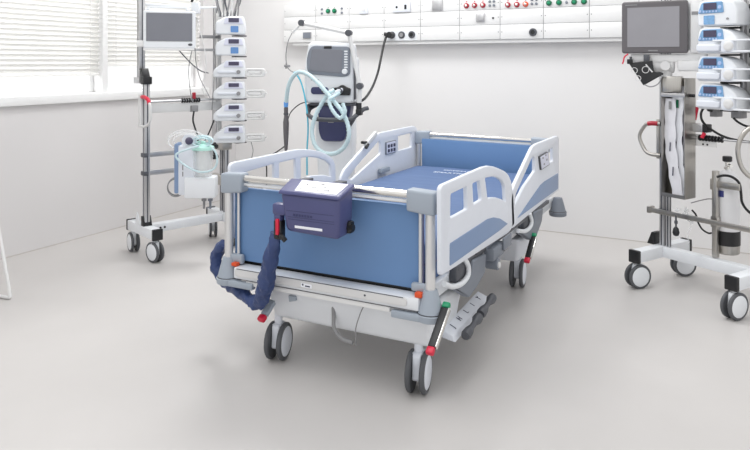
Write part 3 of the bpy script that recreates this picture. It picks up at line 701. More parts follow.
pl = MB(); pl.cyl((-2.525, 5.148, 1.512), (-2.525, 5.095, 1.512), .026, ch=.004).cyl((-2.525, 5.115, 1.512), (-2.575, 5.115, 1.520), .016, ch=.003)
solo('power_plug', pl, 'black', 'black round plug in the leftmost of the round wall sockets', 'plug')
hose('ventilator_wire', [(-2.655, 4.12, 1.011), (-2.768, 4.15, 0.985), (-2.846, 4.15, 0.925), (-2.881, 4.15, 0.851)], .004, 'black', 'thin black wire arcing from behind the ventilator to the grey handpiece', cat='cable')
hose('air_line', [(-2.864, 4.1, 0.683), (-2.996, 4.2, 0.628), (-3.069, 4.2, 0.587), (-3.142, 4.2, 0.537), (-3.254, 4.2, 0.431)][:-1] + [(-3.10, 4.2, .50), (-3.12, 4.2, .02), (-3.2, 4.2, .006)], .005, 'black', 'thin black line running down behind the far left side rail', cat='cable')

# ------------------------------------------------------------------ infusion pumps
def pump_mesh(name, label, kind, loc, rz, group):
    """kind: 'volumetric', 'syringe', 'volumetric_wide', 'syringe_wide'"""
    t = thing(name, label, 'infusion pump', loc, rz, group)
    if kind in ('volumetric', 'syringe'):
        h = .126 if kind == 'volumetric' else .122
        if kind == 'volumetric': out = rp([(-.105, 0, .01), (.100, 0, .01), (.105, .05, .02), (.090, h, .015), (-.035, h, .03), (-.105, .085, .02)])
        else: out = rp([(-.120, 0, .012), (.100, 0, .012), (.100, .06, .01), (.092, h, .015), (-.030, h, .03), (-.105, .065, .02), (-.120, .045, .01)])
        L('body', MB().prism(out, thick=.13, bev=.010, plane='xz', at=(0, .02, 0)), 'white', t)
        sc = L('key_panel', MB().prism(rp([(-.048, .072, .008), (.088, .072, .008), (.076, h - .008, .008), (-.036, h - .008, .01)]), thick=.008, bev=.002, plane='xz', at=(0, -.047, 0)), 'lav', t)
        L('display', MB().prism(rrect(-.014, .084, .058, h - .012, .003), thick=.004, plane='xz', at=(0, -.053, 0)), 'lcd', sc)
        if kind == 'volumetric':
            L('blue_window', MB().prism(rrect(.0, .014, .054, .058, .005), thick=.004, plane='xz', at=(0, -.047, 0)), 'paleblue', t)
        else:
            L('drive_slide', MB().prism(rrect(-.09, .030, .045, .046, .006), thick=.012, bev=.003, plane='xz', at=(0, -.05, 0)), 'white2', t)
            L('slide_knob', MB().cyl((.055, -.045, .038), (.055, -.068, .038), .014, ch=.003), 'gcable', t)
            L('syringe_cradle', MB().prism(rrect(.095, .004, .24, .062, .02), [rrect(.115, .018, .215, .050, .012)], thick=.05, bev=.006, plane='xz', at=(0, -.01, 0)), 'cable', t)
            L('syringe', MB().cyl((.09, -.015, .036), (.23, -.015, .036), .017, ch=.003).cyl((.23, -.015, .036), (.25, -.015, .036), .005), 'clear', t)
    else:
        h = .136
        top = kind == 'volumetric_wide'
        out = rp([(-.100, 0, .01), (.118, 0, .012), (.120, .075, .012), (.085 if not top else .10, h - (.02 if not top else .012), .03), (.01 if not top else .07, h, .03), (-.085, h, .015), (-.100, .10, .02)])
        L('body', MB().prism(out, thick=.13, bev=.010, plane='xz', at=(0, .02, 0)), 'white', t)
        kp = L('key_panel', MB().prism(rp([(-.095, .068, .01), (.050, .068, .01), (.042, h - .008, .01), (-.071, h - .008, .015)]), thick=.008, bev=.002, plane='xz', at=(0, -.047, 0)), 'keys2', t)
        L('display', MB().prism(rrect(-.060, .086, .012, h - .014, .003), thick=.004, plane='xz', at=(0, -.053, 0)), 'lcd', kp)
        k = MB()
        for i in range(5): k.prism(circ(-.060 + i * .018, .077, .005, 10), thick=.003, plane='xz', at=(0, -.053, 0))
        k.prism(circ(-.080, .080, .007, 10), thick=.003, plane='xz', at=(0, -.053, 0)).prism(circ(.030, .098, .010, 12), thick=.003, plane='xz', at=(0, -.053, 0))
        L('keys', k, 'keys', kp)
        if top:
            L('blue_window', MB().prism(rrect(-.062, .008, -.002, .056, .004), thick=.004, plane='xz', at=(0, -.047, 0)), 'keys2', t)
            L('door_screw', MB().cyl((.07, -.044, .034), (.07, -.050, .034), .006), 'gcable', t)
        else:
            L('drive_slide', MB().prism(rp([(-.096, .010, .01), (.03, .010, .01), (.04, .045, .01), (-.096, .048, .01)]), thick=.03, bev=.006, plane='xz', at=(0, -.05, 0)), 'white2', t)
            L('syringe_holder', MB().prism(rrect(.045, .0, .115, .070, .02), thick=.04, bev=.006, plane='xz', at=(0, -.05, 0)), 'white2', t)
            L('plunger_disc', MB().lathe((.088, -.068, .036), (0, -1, 0), [(0, .026), (.006, .026), (.010, .018), (.010, .010)], 20), 'cable', t)
            L('guide_bar', MB().bar((.0, -.06, .066), (.36, -.06, .066), .02, .010), 'white', t)
            L('guide_bar', MB().bar((.06, -.06, .008), (.36, -.06, .008), .02, .010), 'white', t)
    L('rear_clamp', MB().span((-.03, .08, .02), (.03, .125, .09), .006), 'dgrey', t)
    return t

# ------------------------------------------------------------------ left equipment tower
LT = thing('equipment_trolley', 'white wheeled equipment trolley with slim metal poles standing by the window wall', 'equipment trolley', (-3.465, 3.345, 0), R(-20.5))
bm_ = MB()
bm_.span((-.20, -.032, .148), (.20, .032, .212), .004).span((-.20, .568, .148), (.20, .632, .212), .004).span((-.03, .03, .152), (.03, .57, .208), .004)
L('base_frame', bm_, 'white', LT)
for x in (-.203, .203):
    for y in (0, .6): L('end_cap', MB().span((x - .012, y - .034, .144), (x + .012, y + .034, .216), .005), 'black', LT)
L('gusset', MB().hexa([(-.06, -.036, .21), (.02, -.036, .21), (.02, -.028, .21), (-.06, -.028, .21)], [(-.035, -.036, .29), (-.028, -.036, .29), (-.028, -.028, .29), (-.035, -.028, .29)]), 'white', LT)
L('pole_foot', MB().hexa([(.022, -.03, .21), (.065, -.03, .21), (.065, .03, .21), (.022, .03, .21)], [(.018, -.03, .275), (.040, -.03, .275), (.040, .03, .275), (.018, .03, .275)], .003), 'black', LT)
for (x, y, rz) in ((-.17, 0, 62), (.17, 0, 80), (-.17, .6, 45), (.17, .6, 45)): caster(LT, *(root_matrix(LT) @ Vector((x, y, 0))).xy, .066, R(rz), .15, 'white', gap=.024, tw=.016)
L('beam_bolts', MB().cyl((.031, .10, .18), (.035, .10, .18), .007).cyl((.031, .13, .18), (.035, .13, .18), .007), 'black', LT)
def profile(x, y, z0, z1, w, slot='gcable'):
    m = MB().use('alu'); m.span((x - w / 2, y - w / 2, z0), (x + w / 2, y + w / 2, z1), .004)
    m.use('dgrey'); m.span((x - .004, y - w / 2 - .0008, z0 + .005), (x + .004, y - w / 2 + .001, z1 - .005)).span((x + w / 2 - .001, y - .004, z0 + .005), (x + w / 2 + .0008, y + .004, z1 - .005))
    return m
L('pole', profile(.036, 0, .205, 1.19, .038), 'alu', LT)
L('pole', profile(-.024, -.01, 1.175, 1.95, .042), 'alu', LT)
L('pole_joint', MB().hexa([(.030, -.035, 1.19), (.065, -.035, 1.19), (.065, .015, 1.19), (.030, .015, 1.19)], [(.0, -.035, 1.245), (.035, -.035, 1.245), (.035, .015, 1.245), (.0, .015, 1.245)], .003).span((.025, -.035, 1.140), (.072, .025, 1.190), .004), 'black', LT)
L('joint_block', MB().span((-.085, -.035, 1.145), (.0, .025, 1.185), .004), 'alu', LT)
h = L('pull_handle', MB().span((.012, -.045, .86), (.034, -.018, 1.075), .004).tube([(.03, -.03, 1.055), (.10, -.035, 1.055), (.165, -.035, 1.02), (.178, -.035, .96), (.165, -.035, .90), (.10, -.035, .868), (.03, -.03, .865)], .009), 'cable', LT)
L('red_grip', MB().tube([(.045, -.032, 1.058), (.09, -.036, 1.058), (.140, -.036, 1.046), (.162, -.036, 1.022)], .013), 'red', h)
for z, x in ((.675, 0), (.555, 0)):
    L('rail', MB().span((.024, .0, z - .016), (.046, .30, z + .016), .002), 'alu', LT)
    L('rail_clamp', MB().span((.010, -.028, z - .014), (.062, .005, z + .014), .004), 'dgrey', LT)
L('rail', MB().span((-.06, -.01, 1.665), (-.035, .36, 1.682), .003), 'white', LT)
L('rail', MB().span((-.06, -.01, 1.625), (-.035, .30, 1.640), .003), 'white', LT)
L('rail', MB().span((-.05, .0, 1.365), (-.02, .54, 1.383), .003), 'alu', LT)
L('rail', MB().span((-.04, .42, 1.455), (-.01, .57, 1.478), .003), 'gcable', LT)
L('equipment_plate', MB().span((-.012, .02, .945), (-.004, .57, 1.005), .002), 'cable', LT)
L('equipment_rail', MB().cyl((.0, .02, 1.022), (.0, .57, 1.022), .008), 'alu', LT)
sp = MB()
for i in range(8): sp.lathe((.0, .265 + i * .018, 1.022), (0, 1, 0), [(0, .010), (.004, .017), (.010, .017), (.014, .010)], 12)
L('ribbed_grip', sp, 'black', LT)
L('valve_knob', MB().cyl((.0, .36, 1.03), (.0, .36, 1.075), .013, ch=.003), 'dred', LT)
L('valve_body', MB().span((-.02, .335, .94), (.018, .385, .985), .005), 'gcable', LT)
L('pump_column', MB().span((-.115, .56, .70), (-.055, .61, 1.20), .004), 'alu', LT)
L('pump_column', profile(-.10, .585, 1.19, 1.70, .034), 'alu', LT)
L('pole', profile(-.04, .60, .205, .745, .024), 'alu', LT)
L('pole', profile(.022, .60, .205, .745, .034), 'alu', LT)
L('cross_bracket', MB().span((-.13, .55, .660), (.055, .63, .712), .004), 'steel', LT)
L('cross_bracket', MB().span((-.16, .57, .40), (.01, .62, .47), .004), 'steel', LT)
L('clamp_knob', MB().cyl((-.01, .55, .61), (-.01, .50, .61), .018, ch=.004).cyl((-.05, .55, .635), (-.05, .51, .635), .014), 'black', LT)
L('rack_spine', MB().span((-.075, .57, .70), (-.045, .60, 1.64), .003).span((-.075, .60, 1.615), (.045, .66, 1.640), .004), 'cable', LT)
g = 'infusion pumps stacked on the left trolley'
names = [('volumetric', 'white pump with blue window, topmost of the stack on the left trolley'),
         ('volumetric', 'white pump with blue window, second from the top of the left trolley stack'),
         ('syringe', 'white syringe pump directly below the two blue-window pumps on the left trolley'),
         ('syringe', 'white syringe pump, fourth from the top of the left trolley stack'),
         ('syringe', 'white syringe pump, second from the bottom of the left trolley stack'),
         ('syringe', 'white syringe pump, lowest of the left trolley stack, above the suction unit')]
plocs = [(-3.1696, 3.8742, 1.4824), (-3.1696, 3.8742, 1.3333), (-3.1696, 3.8742, 1.1792), (-3.1696, 3.8742, 1.0279), (-3.1696, 3.8742, 0.8717), (-3.1696, 3.8742, 0.7154)]
for (kd, lb), pz in zip(names, plocs):
    pump_mesh('infusion_pump', lb, kd, pz, R(36), g)
    c = TO(LT, pz)
    L('pump_bracket', MB().span((c[0] - .07, c[1] + .045, c[2] - .012), (c[0] + .00, c[1] + .13, c[2] - .003), .002), 'dgrey', LT)
# cables fanned over the left stack
for i in range(15):
    k = i / 14
    pts = [(-3.1822, 3.8676, 1.6031), ] 
    x0 = 218 + 0 * i
    base = Vector((-3.2515, 3.8315, 1.628)).lerp(Vector((-3.1255, 3.8971, 1.628)), k)
    topv = Vector((-3.3102, 3.8574, 1.8324)).lerp(Vector((-3.1256, 3.9534, 1.8324)), k)
    mid = base.lerp(topv, .5) + Vector((random.uniform(-.03, .03), random.uniform(-.03, .03), 0))
    hose('infusion_line', [tuple(base + Vector((0, 0, -.02))), tuple(base), tuple(mid), tuple(topv), tuple(topv + Vector((.03, .05, .06)))], .006, ('cable', 'gcable', 'dgrey', 'cable', 'gcable')[i % 5], 'thin line rising in the fan of lines above the left pump stack', 'infusion line', 8, group='fan of lines above the left pump stack')

# patient monitor on the left trolley
def monitor(name, label, loc, rz, w, h, dp, key, sk, sx0, sx1, sz0, sz1, r=.015):
    t = thing(name, label, 'monitor', loc, rz)
    L('housing', MB().prism(rrect(-w / 2, 0, w / 2, h, r, 6), thick=dp, bev=.008, plane='xz', at=(0, 0, 0)), key, t)
    L('screen', MB().prism(rrect(sx0, sz0, sx1, sz1, .003), thick=.004, plane='xz', at=(0, -dp / 2 - .001, 0)), sk, t)
    return t
ml = monitor('patient_monitor', 'white patient monitor with blank grey screen on the left trolley', (-3.1929, 3.2983, 1.3718), R(45), .318, .240, .07, 'white', 'screen', -.140, .135, .048, .222)
L('screen_bezel', MB().prism(rrect(-.143, .045, .138, .225, .004), thick=.003, plane='xz', at=(0, -.0358, 0)), 'gcable', ml)
L('power_logo', MB().prism([(.125 + .014 * math.cos(a * .393), .025 + .008 * math.sin(a * .393)) for a in range(16)], thick=.003, plane='xz', at=(0, -.036, 0)), 'dgrey', ml)
L('carry_handle', MB().span((-.14, -.01, .243), (-.12, .02, .262), .003).span((.10, -.01, .243), (.12, .02, .262), .003).span((-.14, -.01, .258), (.12, .02, .268), .003), 'white', ml)
L('mount_arm', MB().span((-.20, -.02, .01), (-.15, .04, .05), .005).span((-.16, -.035, -.012), (.15, .03, .001), .003), 'cream', ml)
hose('monitor_cable', [(-3.2175, 3.3983, 1.3713), (-3.177, 3.4194, 1.3191), (-3.1307, 3.4435, 1.267), (-3.0844, 3.4676, 1.2278), (-3.2469, 3.7212, 1.2104)], .004, 'dgrey', 'dark cable sagging from under the left patient monitor to the pump column', cat='cable')
hose('drip_line', [(-3.148, 3.4909, 1.5833), (-3.1538, 3.4878, 1.4844), (-3.1713, 3.4787, 1.3657), (-3.1889, 3.4696, 1.2602), (-3.1889, 3.4696, 1.1679), (-3.1772, 3.4756, 1.069), (-3.1655, 3.4817, 1.0162)], .003, 'gcable', 'thin grey line hanging from the hook right of the left monitor', cat='tube')
hose('drip_line', [(-3.1766, 3.5323, 1.58), (-3.153, 3.5446, 1.4733), (-3.1293, 3.5569, 1.3533), (-3.1234, 3.56, 1.2333), (-3.1471, 3.5477, 1.1267), (-3.1293, 3.5569, 1.06)], .003, 'cable', 'thin pale line curving down close beside the left pump column', cat='tube')
hose('drip_line', [(-3.1885, 3.5262, 1.38), (-3.1825, 3.5292, 1.2867), (-3.1589, 3.5415, 1.18), (-3.1234, 3.56, 1.1), (-3.0998, 3.5723, 1.0467)], .003, 'gcable', 'short thin line looping from the monitor rail to the pump column', cat='tube')
hk = MB().use('white'); c = Vector((-3.148, 3.4909, 1.6427))
hk.box(c, (.05, .04, .075), .006, (0, 0, R(20))); hk.use('black'); hk.tube([tuple(c + Vector(v)) for v in ((-.02, -.02, .04), (0, -.02, .065), (.03, -.02, .06), (.03, -.02, .09))], .008); hk.cyl(c + Vector((-.01, -.01, -.035)), c + Vector((-.01, -.01, -.06)), .010)
hk.use('white'); hk.bar(c, (-3.1642, 3.7079, 1.6655), .014, .014)
solo('line_hook', hk, 'white', 'white bracket with black hook on a bar between left monitor and pump stack', 'hook')

# suction unit
SUC = thing('suction_unit', 'white suction unit with mint-lidded clear canister hung between the poles of the left trolley', 'suction unit', (-3.073, 3.4171, 0.4158), R(30))
L('base_box', MB().span((-.07, -.06, 0), (.125, .06, .135), .012), 'white', SUC)
L('body', MB().span((-.113, -.04, .02), (.0, .07, .335), .010), 'white2', SUC)
L('side_strip', MB().prism(rrect(-.136, .03, -.110, .35, .012), thick=.10, bev=.004, plane='xz', at=(0, .01, 0)), 'blue2', SUC)
L('canister', MB().lathe((.04, -.01, .136), (0, 0, 1), [(0, .055), (.005, .060), (.17, .066), (.172, .062)], 32), 'clear', SUC)
L('canister_liner', MB().lathe((.04, -.01, .140), (0, 0, 1), [(0, .035), (.12, .045), (.15, .04)], 20), 'clear', SUC)
L('lid', MB().lathe((.04, -.01, .306), (0, 0, 1), [(0, .070), (.012, .072), (.022, .068), (.030, .040), (.042, .030), (.046, .012)], 32).tube([(.0, -.01, .34), (.02, -.03, .36), (.06, -.03, .355)], .008), 'mint', SUC)
L('regulator', MB().lathe((-.045, -.03, .365), (.3, -1, .1), [(0, .024), (.02, .024), (.026, .016)], 20), 'lcd', SUC)
L('regulator_ring', MB().lathe((-.045, -.025, .365), (.3, -1, .1), [(0, .045), (.012, .045), (.012, .034)], 24), 'white2', SUC)
L('vent_slots', MB().span((-.085, -.0415, .18), (-.078, -.039, .23)).span((-.085, -.0415, .14), (-.078, -.039, .17)), 'gcable', SUC)
L('drain_tap', MB().cyl((.045, 0, .002), (.045, 0, -.075), .009, .007).cyl((.045, 0, -.01), (.045, 0, -.025), .016), 'gcable', SUC)
L('drain_tap', MB().cyl((.085, 0, .002), (.085, 0, -.075), .009, .007).cyl((.085, 0, -.01), (.085, 0, -.025), .016).bar((.06, -.01, -.07), (.12, -.01, -.062), .008, .006), 'grey2', SUC)
def coil(name, label, c, rx, rz_, turns, r, key, ang=0.0, wob=.012):
    pts = []
    for i in range(int(turns * 14) + 1):
        a = i / 14 * 2 * PI; w = 1 + wob * 6 * math.sin(a * 0.37 + 1)
        v = Vector((rx * w * math.cos(a), .02 * math.sin(a * .6), rz_ * w * math.sin(a)))
        pts.append(tuple(Vector(c) + Matrix.Rotation(ang, 3, 'Z') @ v))
    m = MB(); m.tube(pts, r, 8, 2); return solo(name, m, key, label, 'tubing')
coil('tubing_coil', 'grey coil of thin cable hanging behind the lower left of the suction unit', (-3.3152, 3.4827, 0.4497), .055, .058, 3.2, .0035, 'gcable', R(30))
coil('tubing_coil', 'clear tubing loosely heaped over the top of the suction unit', (-3.1148, 3.3616, 0.7803), .10, .055, 2.6, .006, 'clear', R(30), .04)
coil('tubing_coil', 'pale tubing bunched on top of the canister lid of the suction unit', (-3.0239, 3.4089, 0.7803), .055, .026, 3.3, .005, 'hose', R(30), .05)
hose('suction_tube', [(-2.9997, 3.3538, 0.7555), (-3.1062, 3.2984, 0.7176), (-3.1286, 3.2867, 0.686), (-3.0725, 3.3159, 0.6292), (-2.9941, 3.3568, 0.5912), (-2.9268, 3.3918, 0.6039), (-2.8988, 3.4064, 0.6481), (-2.9044, 3.4035, 0.7113), (-2.9324, 3.3889, 0.7492)], .0065, 'hose', 'pale tube looping across the front of the suction canister', rings=0)
hose('gas_line', [(-3.1944, 3.5231, 0.96), (-3.2003, 3.52, 0.9), (-3.1885, 3.5262, 0.8467), (-3.1707, 3.5354, 0.78), (-3.1766, 3.5323, 0.7267)], .006, 'black', 'black line dropping from the ribbed rail valve to the suction unit', cat='tube')
hose('gas_line', [(-3.1764, 3.7015, 0.8876), (-3.1947, 3.692, 0.8325), (-3.2192, 3.6793, 0.7706), (-3.2375, 3.6697, 0.7362)], .005, 'black', 'black line slanting down from the pump column towards the canister lid', cat='tube')
cc = Vector((-3.0368, 3.5487, 0.7327))
solo('hose_clamp', MB().bar((-3.1234, 3.56, 0.7367), (-3.1055, 3.6595, 0.717), .012, .018, .004).bar((-3.1296, 3.647, 0.7374), (-3.1248, 3.672, 0.701), .02, .02, .004), 'black', 'black clamp lever poking out beside the canister lid', 'clamp')
hose('hanging_line', [(-3.0437, 3.9397, 0.7261), (-3.0311, 3.9463, 0.6622), (-3.0374, 3.943, 0.6125), (-3.0437, 3.9397, 0.5699)], .003, 'gcable', 'thin line hanging below the syringe of the lowest left pump', cat='tube')
hose('stack_line', [(-3.2571, 3.8061, 1.5134), (-3.2633, 3.8028, 1.4073), (-3.2571, 3.8061, 1.3012), (-3.2633, 3.8028, 1.1598), (-3.2696, 3.7996, 1.0537), (-3.2759, 3.7963, 0.9476)], .003, 'gcable', 'thin line running down the left edge of the left pump stack', cat='tube')

# ------------------------------------------------------------------ right equipment tower
RT = thing('equipment_trolley', 'white wheeled equipment trolley with metal poles on the right, holding a gas cylinder', 'equipment trolley', (-.38, 4.365, 0), R(-30))
L('base_frame', MB().span((-.032, -.235, .150), (.032, .235, .214), .004).span((.535, -.235, .150), (.60, .235, .214), .004).span((.03, -.03, .152), (.54, .03, .212), .004), 'white', RT)
for x in (0, .5665):
    for y in (-.242, .242): L('end_cap', MB().span((x - .034, y - .012, .146), (x + .034, y + .012, .218), .005), 'black', RT)
for (x, y, rz) in ((0, -.215, -48), (0, .215, -60), (.5665, -.22, -38), (.5665, .22, -38)): caster(RT, *(root_matrix(RT) @ Vector((x, y, 0))).xy, .069, R(rz), .152, 'white', gap=.026, tw=.018)
L('pole_foot', MB().hexa([(-.075, -.03, .212), (-.03, -.03, .212), (-.03, .03, .212), (-.075, .03, .212)], [(-.045, -.03, .285), (-.02, -.03, .285), (-.02, .03, .285), (-.045, .03, .285)], .003), 'black', RT)
L('pole', profile(.012, 0, .212, 1.75, .030), 'alu', RT)
L('pole', profile(.050, 0, .212, 1.75, .022), 'alu', RT)
L('pole', profile(.5665, 0, .212, 1.95, .042), 'alu', RT)
h = L('pull_handle', MB().tube([(.01, -.02, .925), (-.05, -.03, .925), (-.09, -.03, .905), (-.125, -.03, .84), (-.09, -.03, .765), (-.05, -.03, .742), (.01, -.02, .740)], .011).span((-.018, -.022, .72), (.0, .022, .95), .003), 'steel', RT)
L('red_grip', MB().tube([(-.005, -.021, .925), (-.04, -.028, .925), (-.065, -.03, .921)], .014, 12), 'dred', h)
h = L('pull_handle', MB().tube([(.59, -.03, .955), (.56, -.06, .950), (.525, -.08, .90), (.510, -.09, .83), (.52, -.08, .75), (.55, -.06, .70), (.59, -.03, .685)], .012), 'steel', RT)
L('lower_rail', MB().span((-.05, -.055, .405), (.62, -.040, .432), .003).span((-.055, -.06, .400), (-.035, -.01, .437), .002), 'steel', RT)
L('rail_stub', MB().span((.0, -.042, .41), (.04, -.01, .43)).span((.55, -.042, .41), (.585, -.01, .43)), 'dgrey', RT)
L('middle_plate', MB().span((.20, -.02, .82), (.35, -.012, .885), .002), 'cream', RT)
L('plate_holes', MB().cyl((.275, -.0225, .832), (.275, -.019, .832), .005).cyl((.300, -.0225, .832), (.300, -.019, .832), .005), 'black', RT)
L('middle_rail', MB().cyl((.04, -.028, .868), (.56, -.028, .868), .006), 'alu', RT)
sp = MB()
for i in range(8): sp.lathe((.255 + i * .018, -.028, .868), (1, 0, 0), [(0, .010), (.004, .017), (.010, .017), (.014, .010)], 12)
L('ribbed_grip', sp, 'black', RT)
cb = L('rail_clamp', MB().span((.20, -.05, .90), (.29, .0, .945), .006).cyl((.262, -.056, .925), (.262, -.02, .925), .018), 'alu', RT)
L('clamp_end', MB().span((.288, -.052, .90), (.318, -.005, .945), .004), 'black', cb)
L('red_lever', MB().cyl(TO(RT, (-0.1964, 4.2382, 0.962)), TO(RT, (-0.1865, 4.2433, 1.0345)), .010, .013), 'red', cb)
L('red_knob', MB().cyl((.305, -.055, .899), (.292, -.06, .872), .010), 'red', cb)
# cylinder cradle
L('cylinder_post', MB().span((.312, .0, .215), (.340, .03, .69), .003).span((.305, .0, .38), (.345, .035, .44), .003).span((.302, .0, .585), (.312, .03, .645), .002), 'steel', RT)
L('cylinder_strap', MB().span((.335, .01, .600), (.46, .022, .635), .002), 'steel', RT)
CY = thing('gas_cylinder', 'white gas cylinder with black band and steel foot behind the right trolley beam', 'gas cylinder', tuple(root_matrix(RT) @ Vector((.342, .100, .232))), R(-30))
L('cylinder_body', MB().lathe((0, 0, .09), (0, 0, 1), [(0, .064), (.29, .064), (.33, .058), (.355, .040), (.365, .018), (.372, .014)], 36), 'cyl', CY)
L('black_band', MB().cyl((0, 0, .048), (0, 0, .128), .066, n=36, ch=.002), 'black', CY)
L('steel_foot', MB().lathe((0, 0, 0), (0, 0, 1), [(0, .058), (.006, .063), (.048, .064)], 36), 'steel', CY)
L('blue_label', MB().lathe((.0, -.040, .315), (0, 0, 1), [(0, .028), (.035, .028)], 12), 'dblue', CY)
vv = L('valve', MB().cyl((0, 0, .455), (0, 0, .505), .011).cyl((0, 0, .485), (.035, -.02, .485), .009).cyl((0, 0, .47), (0, -.02, .47), .008), 'chrome', CY)
L('valve_knob', MB().lathe((0, 0, .503), (0, 0, 1), [(0, .020), (.004, .025), (.026, .025), (.030, .021)], 14), 'black', vv)
# bag rack with packs
BR = thing('pack_holder', 'tall open-fronted steel holder with film-wrapped packs on the right trolley', 'holder', tuple(root_matrix(RT) @ Vector((.148, -.075, .53))), R(-30))
x0, x1, yA, yB, H0, H1 = -.060, .085, -.05, .05, .0, .665
L('trough', MB().span((x0, yB - .003, H0), (x1, yB, H1)).span((x0, yA, H0), (x0 + .003, yB, H1)).span((x1 - .003, yA, H0), (x1, yB, H1)).span((x0, yA, H0), (x1, yB, H0 + .003)).span((x0, yA, H0), (x1, yA + .003, H0 + .02)), 'steel', BR)
L('cross_bar', MB().span((x0, yA - .003, H1 - .105), (x1, yA + .006, H1 - .083), .002), 'alu', BR)
L('side_knob', MB().cyl((x1 - .002, .0, H1 - .095), (x1 + .025, .0, H1 - .095), .009), 'black', BR)
L('hanger', MB().span((-.06, .045, .30), (.0, .068, .34), .002).span((-.06, .045, .56), (.0, .068, .60), .002), 'alu', BR)
root = root_matrix(BR)
gl = 'film-wrapped packs in the steel holder'
for i, (xb, xt, yy, ln, key, lb) in enumerate([(.048, .038, .030, .62, 'paper', 'longest film-wrapped pack at the back right of the steel holder'),
                                     (.010, .000, .012, .60, 'paper', 'film-wrapped pack in the middle of the steel holder with dark tab'),
                                     (.040, .012, -.006, .56, 'label', 'film-wrapped pack leaning right in the steel holder with green tab'),
                                     (.028, -.022, -.026, .55, 'paper', 'frontmost film-wrapped pack slanting from upper left in the steel holder')]):
    p0 = Vector((xb, yy, .008)); p1 = Vector((xt, yy + .004, ln)); pm = (p0 + p1) / 2 + Vector((-.020 if i != 3 else -.022, 0, 0))
    m = MB(); P = catmull([tuple(p0), tuple(pm), tuple(p1)], 8); wv = .034
    rings = []
    for kk, q in enumerate(P):
        ww = wv * (1 + .12 * math.sin(kk * 1.7 + i)); th = .0045 + .002 * math.sin(kk * 2.3 + i)
        rings.append([m.bm.verts.new((q.x - ww, q.y, q.z)), m.bm.verts.new((q.x, q.y - th, q.z)), m.bm.verts.new((q.x + ww, q.y + .001, q.z)), m.bm.verts.new((q.x, q.y + th, q.z))])
    for a, b in zip(rings, rings[1:]):
        for kk in range(4): m.bm.faces.new([a[kk], a[(kk + 1) % 4], b[(kk + 1) % 4], b[kk]])
    m.bm.faces.new(rings[0][::-1]); m.bm.faces.new(rings[-1])
    t = thing('sterile_pack', lb, 'medical pack', tuple(root @ p0), R(-30), gl)
    for v in m.bm.verts: v.co -= p0
    L('film_wrap', m, key, t)
    d = p1 - p0
    L('tab', MB().box(d * .93 + Vector((0, -.008, 0)), (.014, .003, .045)), ('ink', 'dgrey', 'dgreen', 'gcable')[i], t)
    e = MB()
    for f_ in (.25, .5): e.box(d * f_ + (Vector((-.02, 0, 0)) if f_ == .5 else Vector((-.014, 0, 0))) + Vector((0, -.008, 0)), (.005, .003, .05), 0, (0, R(3), 0))
    L('print', e, 'ink', t)
# monitor and its arm
mr = monitor('patient_monitor', 'large patient monitor with graphite bezel and grey screen on the right trolley', (-0.4011, 4.2105, 1.3345), R(-2.5), .350, .297, .05, 'bezel', 'screen2', -.143, .133, .036, .262, .018)
L('rear_cover', MB().span((-.15, .02, .02), (.20, .085, .29), .012), 'white', mr)
L('maker_mark', MB().span((-.155, -.0262, .275), (-.09, -.0245, .280)).span((-.03, -.0262, .012), (.02, -.0245, .019)), 'gcable', mr)
L('side_module', MB().span((.185, -.01, .0), (.245, .11, .36), .008), 'cream', mr)
L('module_label', MB().span((.193, -.0125, .212), (.232, -.0095, .230)), 'gcable', mr)
ar = MB().use('cream')
ar.span((-.13, .0, -.05), (.27, .10, -.004), .006).span((.12, -.01, -.10), (.30, .08, -.04), .01)
ar.use('cable'); ar.cyl((-.02, .03, -.075), (.10, .03, -.075), .036, ch=.006).cyl((.06, .03, -.075), (.06, .03, -.15), .030, ch=.005).cyl((.06, -.03, -.07), (.06, -.01, -.07), .026)
ar.use('steel'); ar.span((.04, .0, -.22), (.14, .10, -.13), .004)
L('swivel_arm', ar, 'cream', mr)
hose('red_wire', [(-0.5324, 4.1196, 1.3309), (-0.5499, 4.1105, 1.3139), (-0.555, 4.1079, 1.2913), (-0.56, 4.1053, 1.2743)], .004, 'red', 'short red wire dangling from the lower left corner of the right monitor', cat='cable')
# card with loops
cd = thing('cuff_pouch', 'black triangular pouch with white ring prints hanging under the right monitor', 'pouch', (-0.457, 4.1814, 1.1522), R(-2.5))
px = .0057
L('pouch', MB().prism(rp([(.0, .0, .006), (.020, .012, .01), (.108, .066, .006), (.092, .078, .01), (.058, .078, .012), (.050, .115, .01), (.048, .142, .006), (-.080, .128, .006)]), thick=.014, bev=.004, plane='xz'), 'black', cd)
e = MB()
for (cx, cz, r) in ((-.048, .085, .018), (-.028, .040, .017), (.012, .090, .020)): e.prism(circ(cx, cz, r, 20), [circ(cx, cz, r - .0035, 20)], thick=.002, plane='xz', at=(0, -.0075, 0))
e.prism([(.010, .118), (.016, .122), (.052, .078), (.046, .074)], thick=.002, plane='xz', at=(0, -.0075, 0))
L('ring_prints', e, 'cable', cd)
L('cord', MB().tube([(.005, -.004, .005), (.04, -.01, -.006), (.08, -.01, .012), (.10, -.006, .06)], .0035), 'gcable', cd)
L('hang_clip', MB().span((-.088, -.012, .122), (-.058, .012, .150), .004), 'black', cd)
L('clip_strap', MB().span((-.075, -.006, .145), (-.065, .02, .165), .002).span((.0, .0, .135), (.03, .02, .175), .002), 'dgrey', cd)
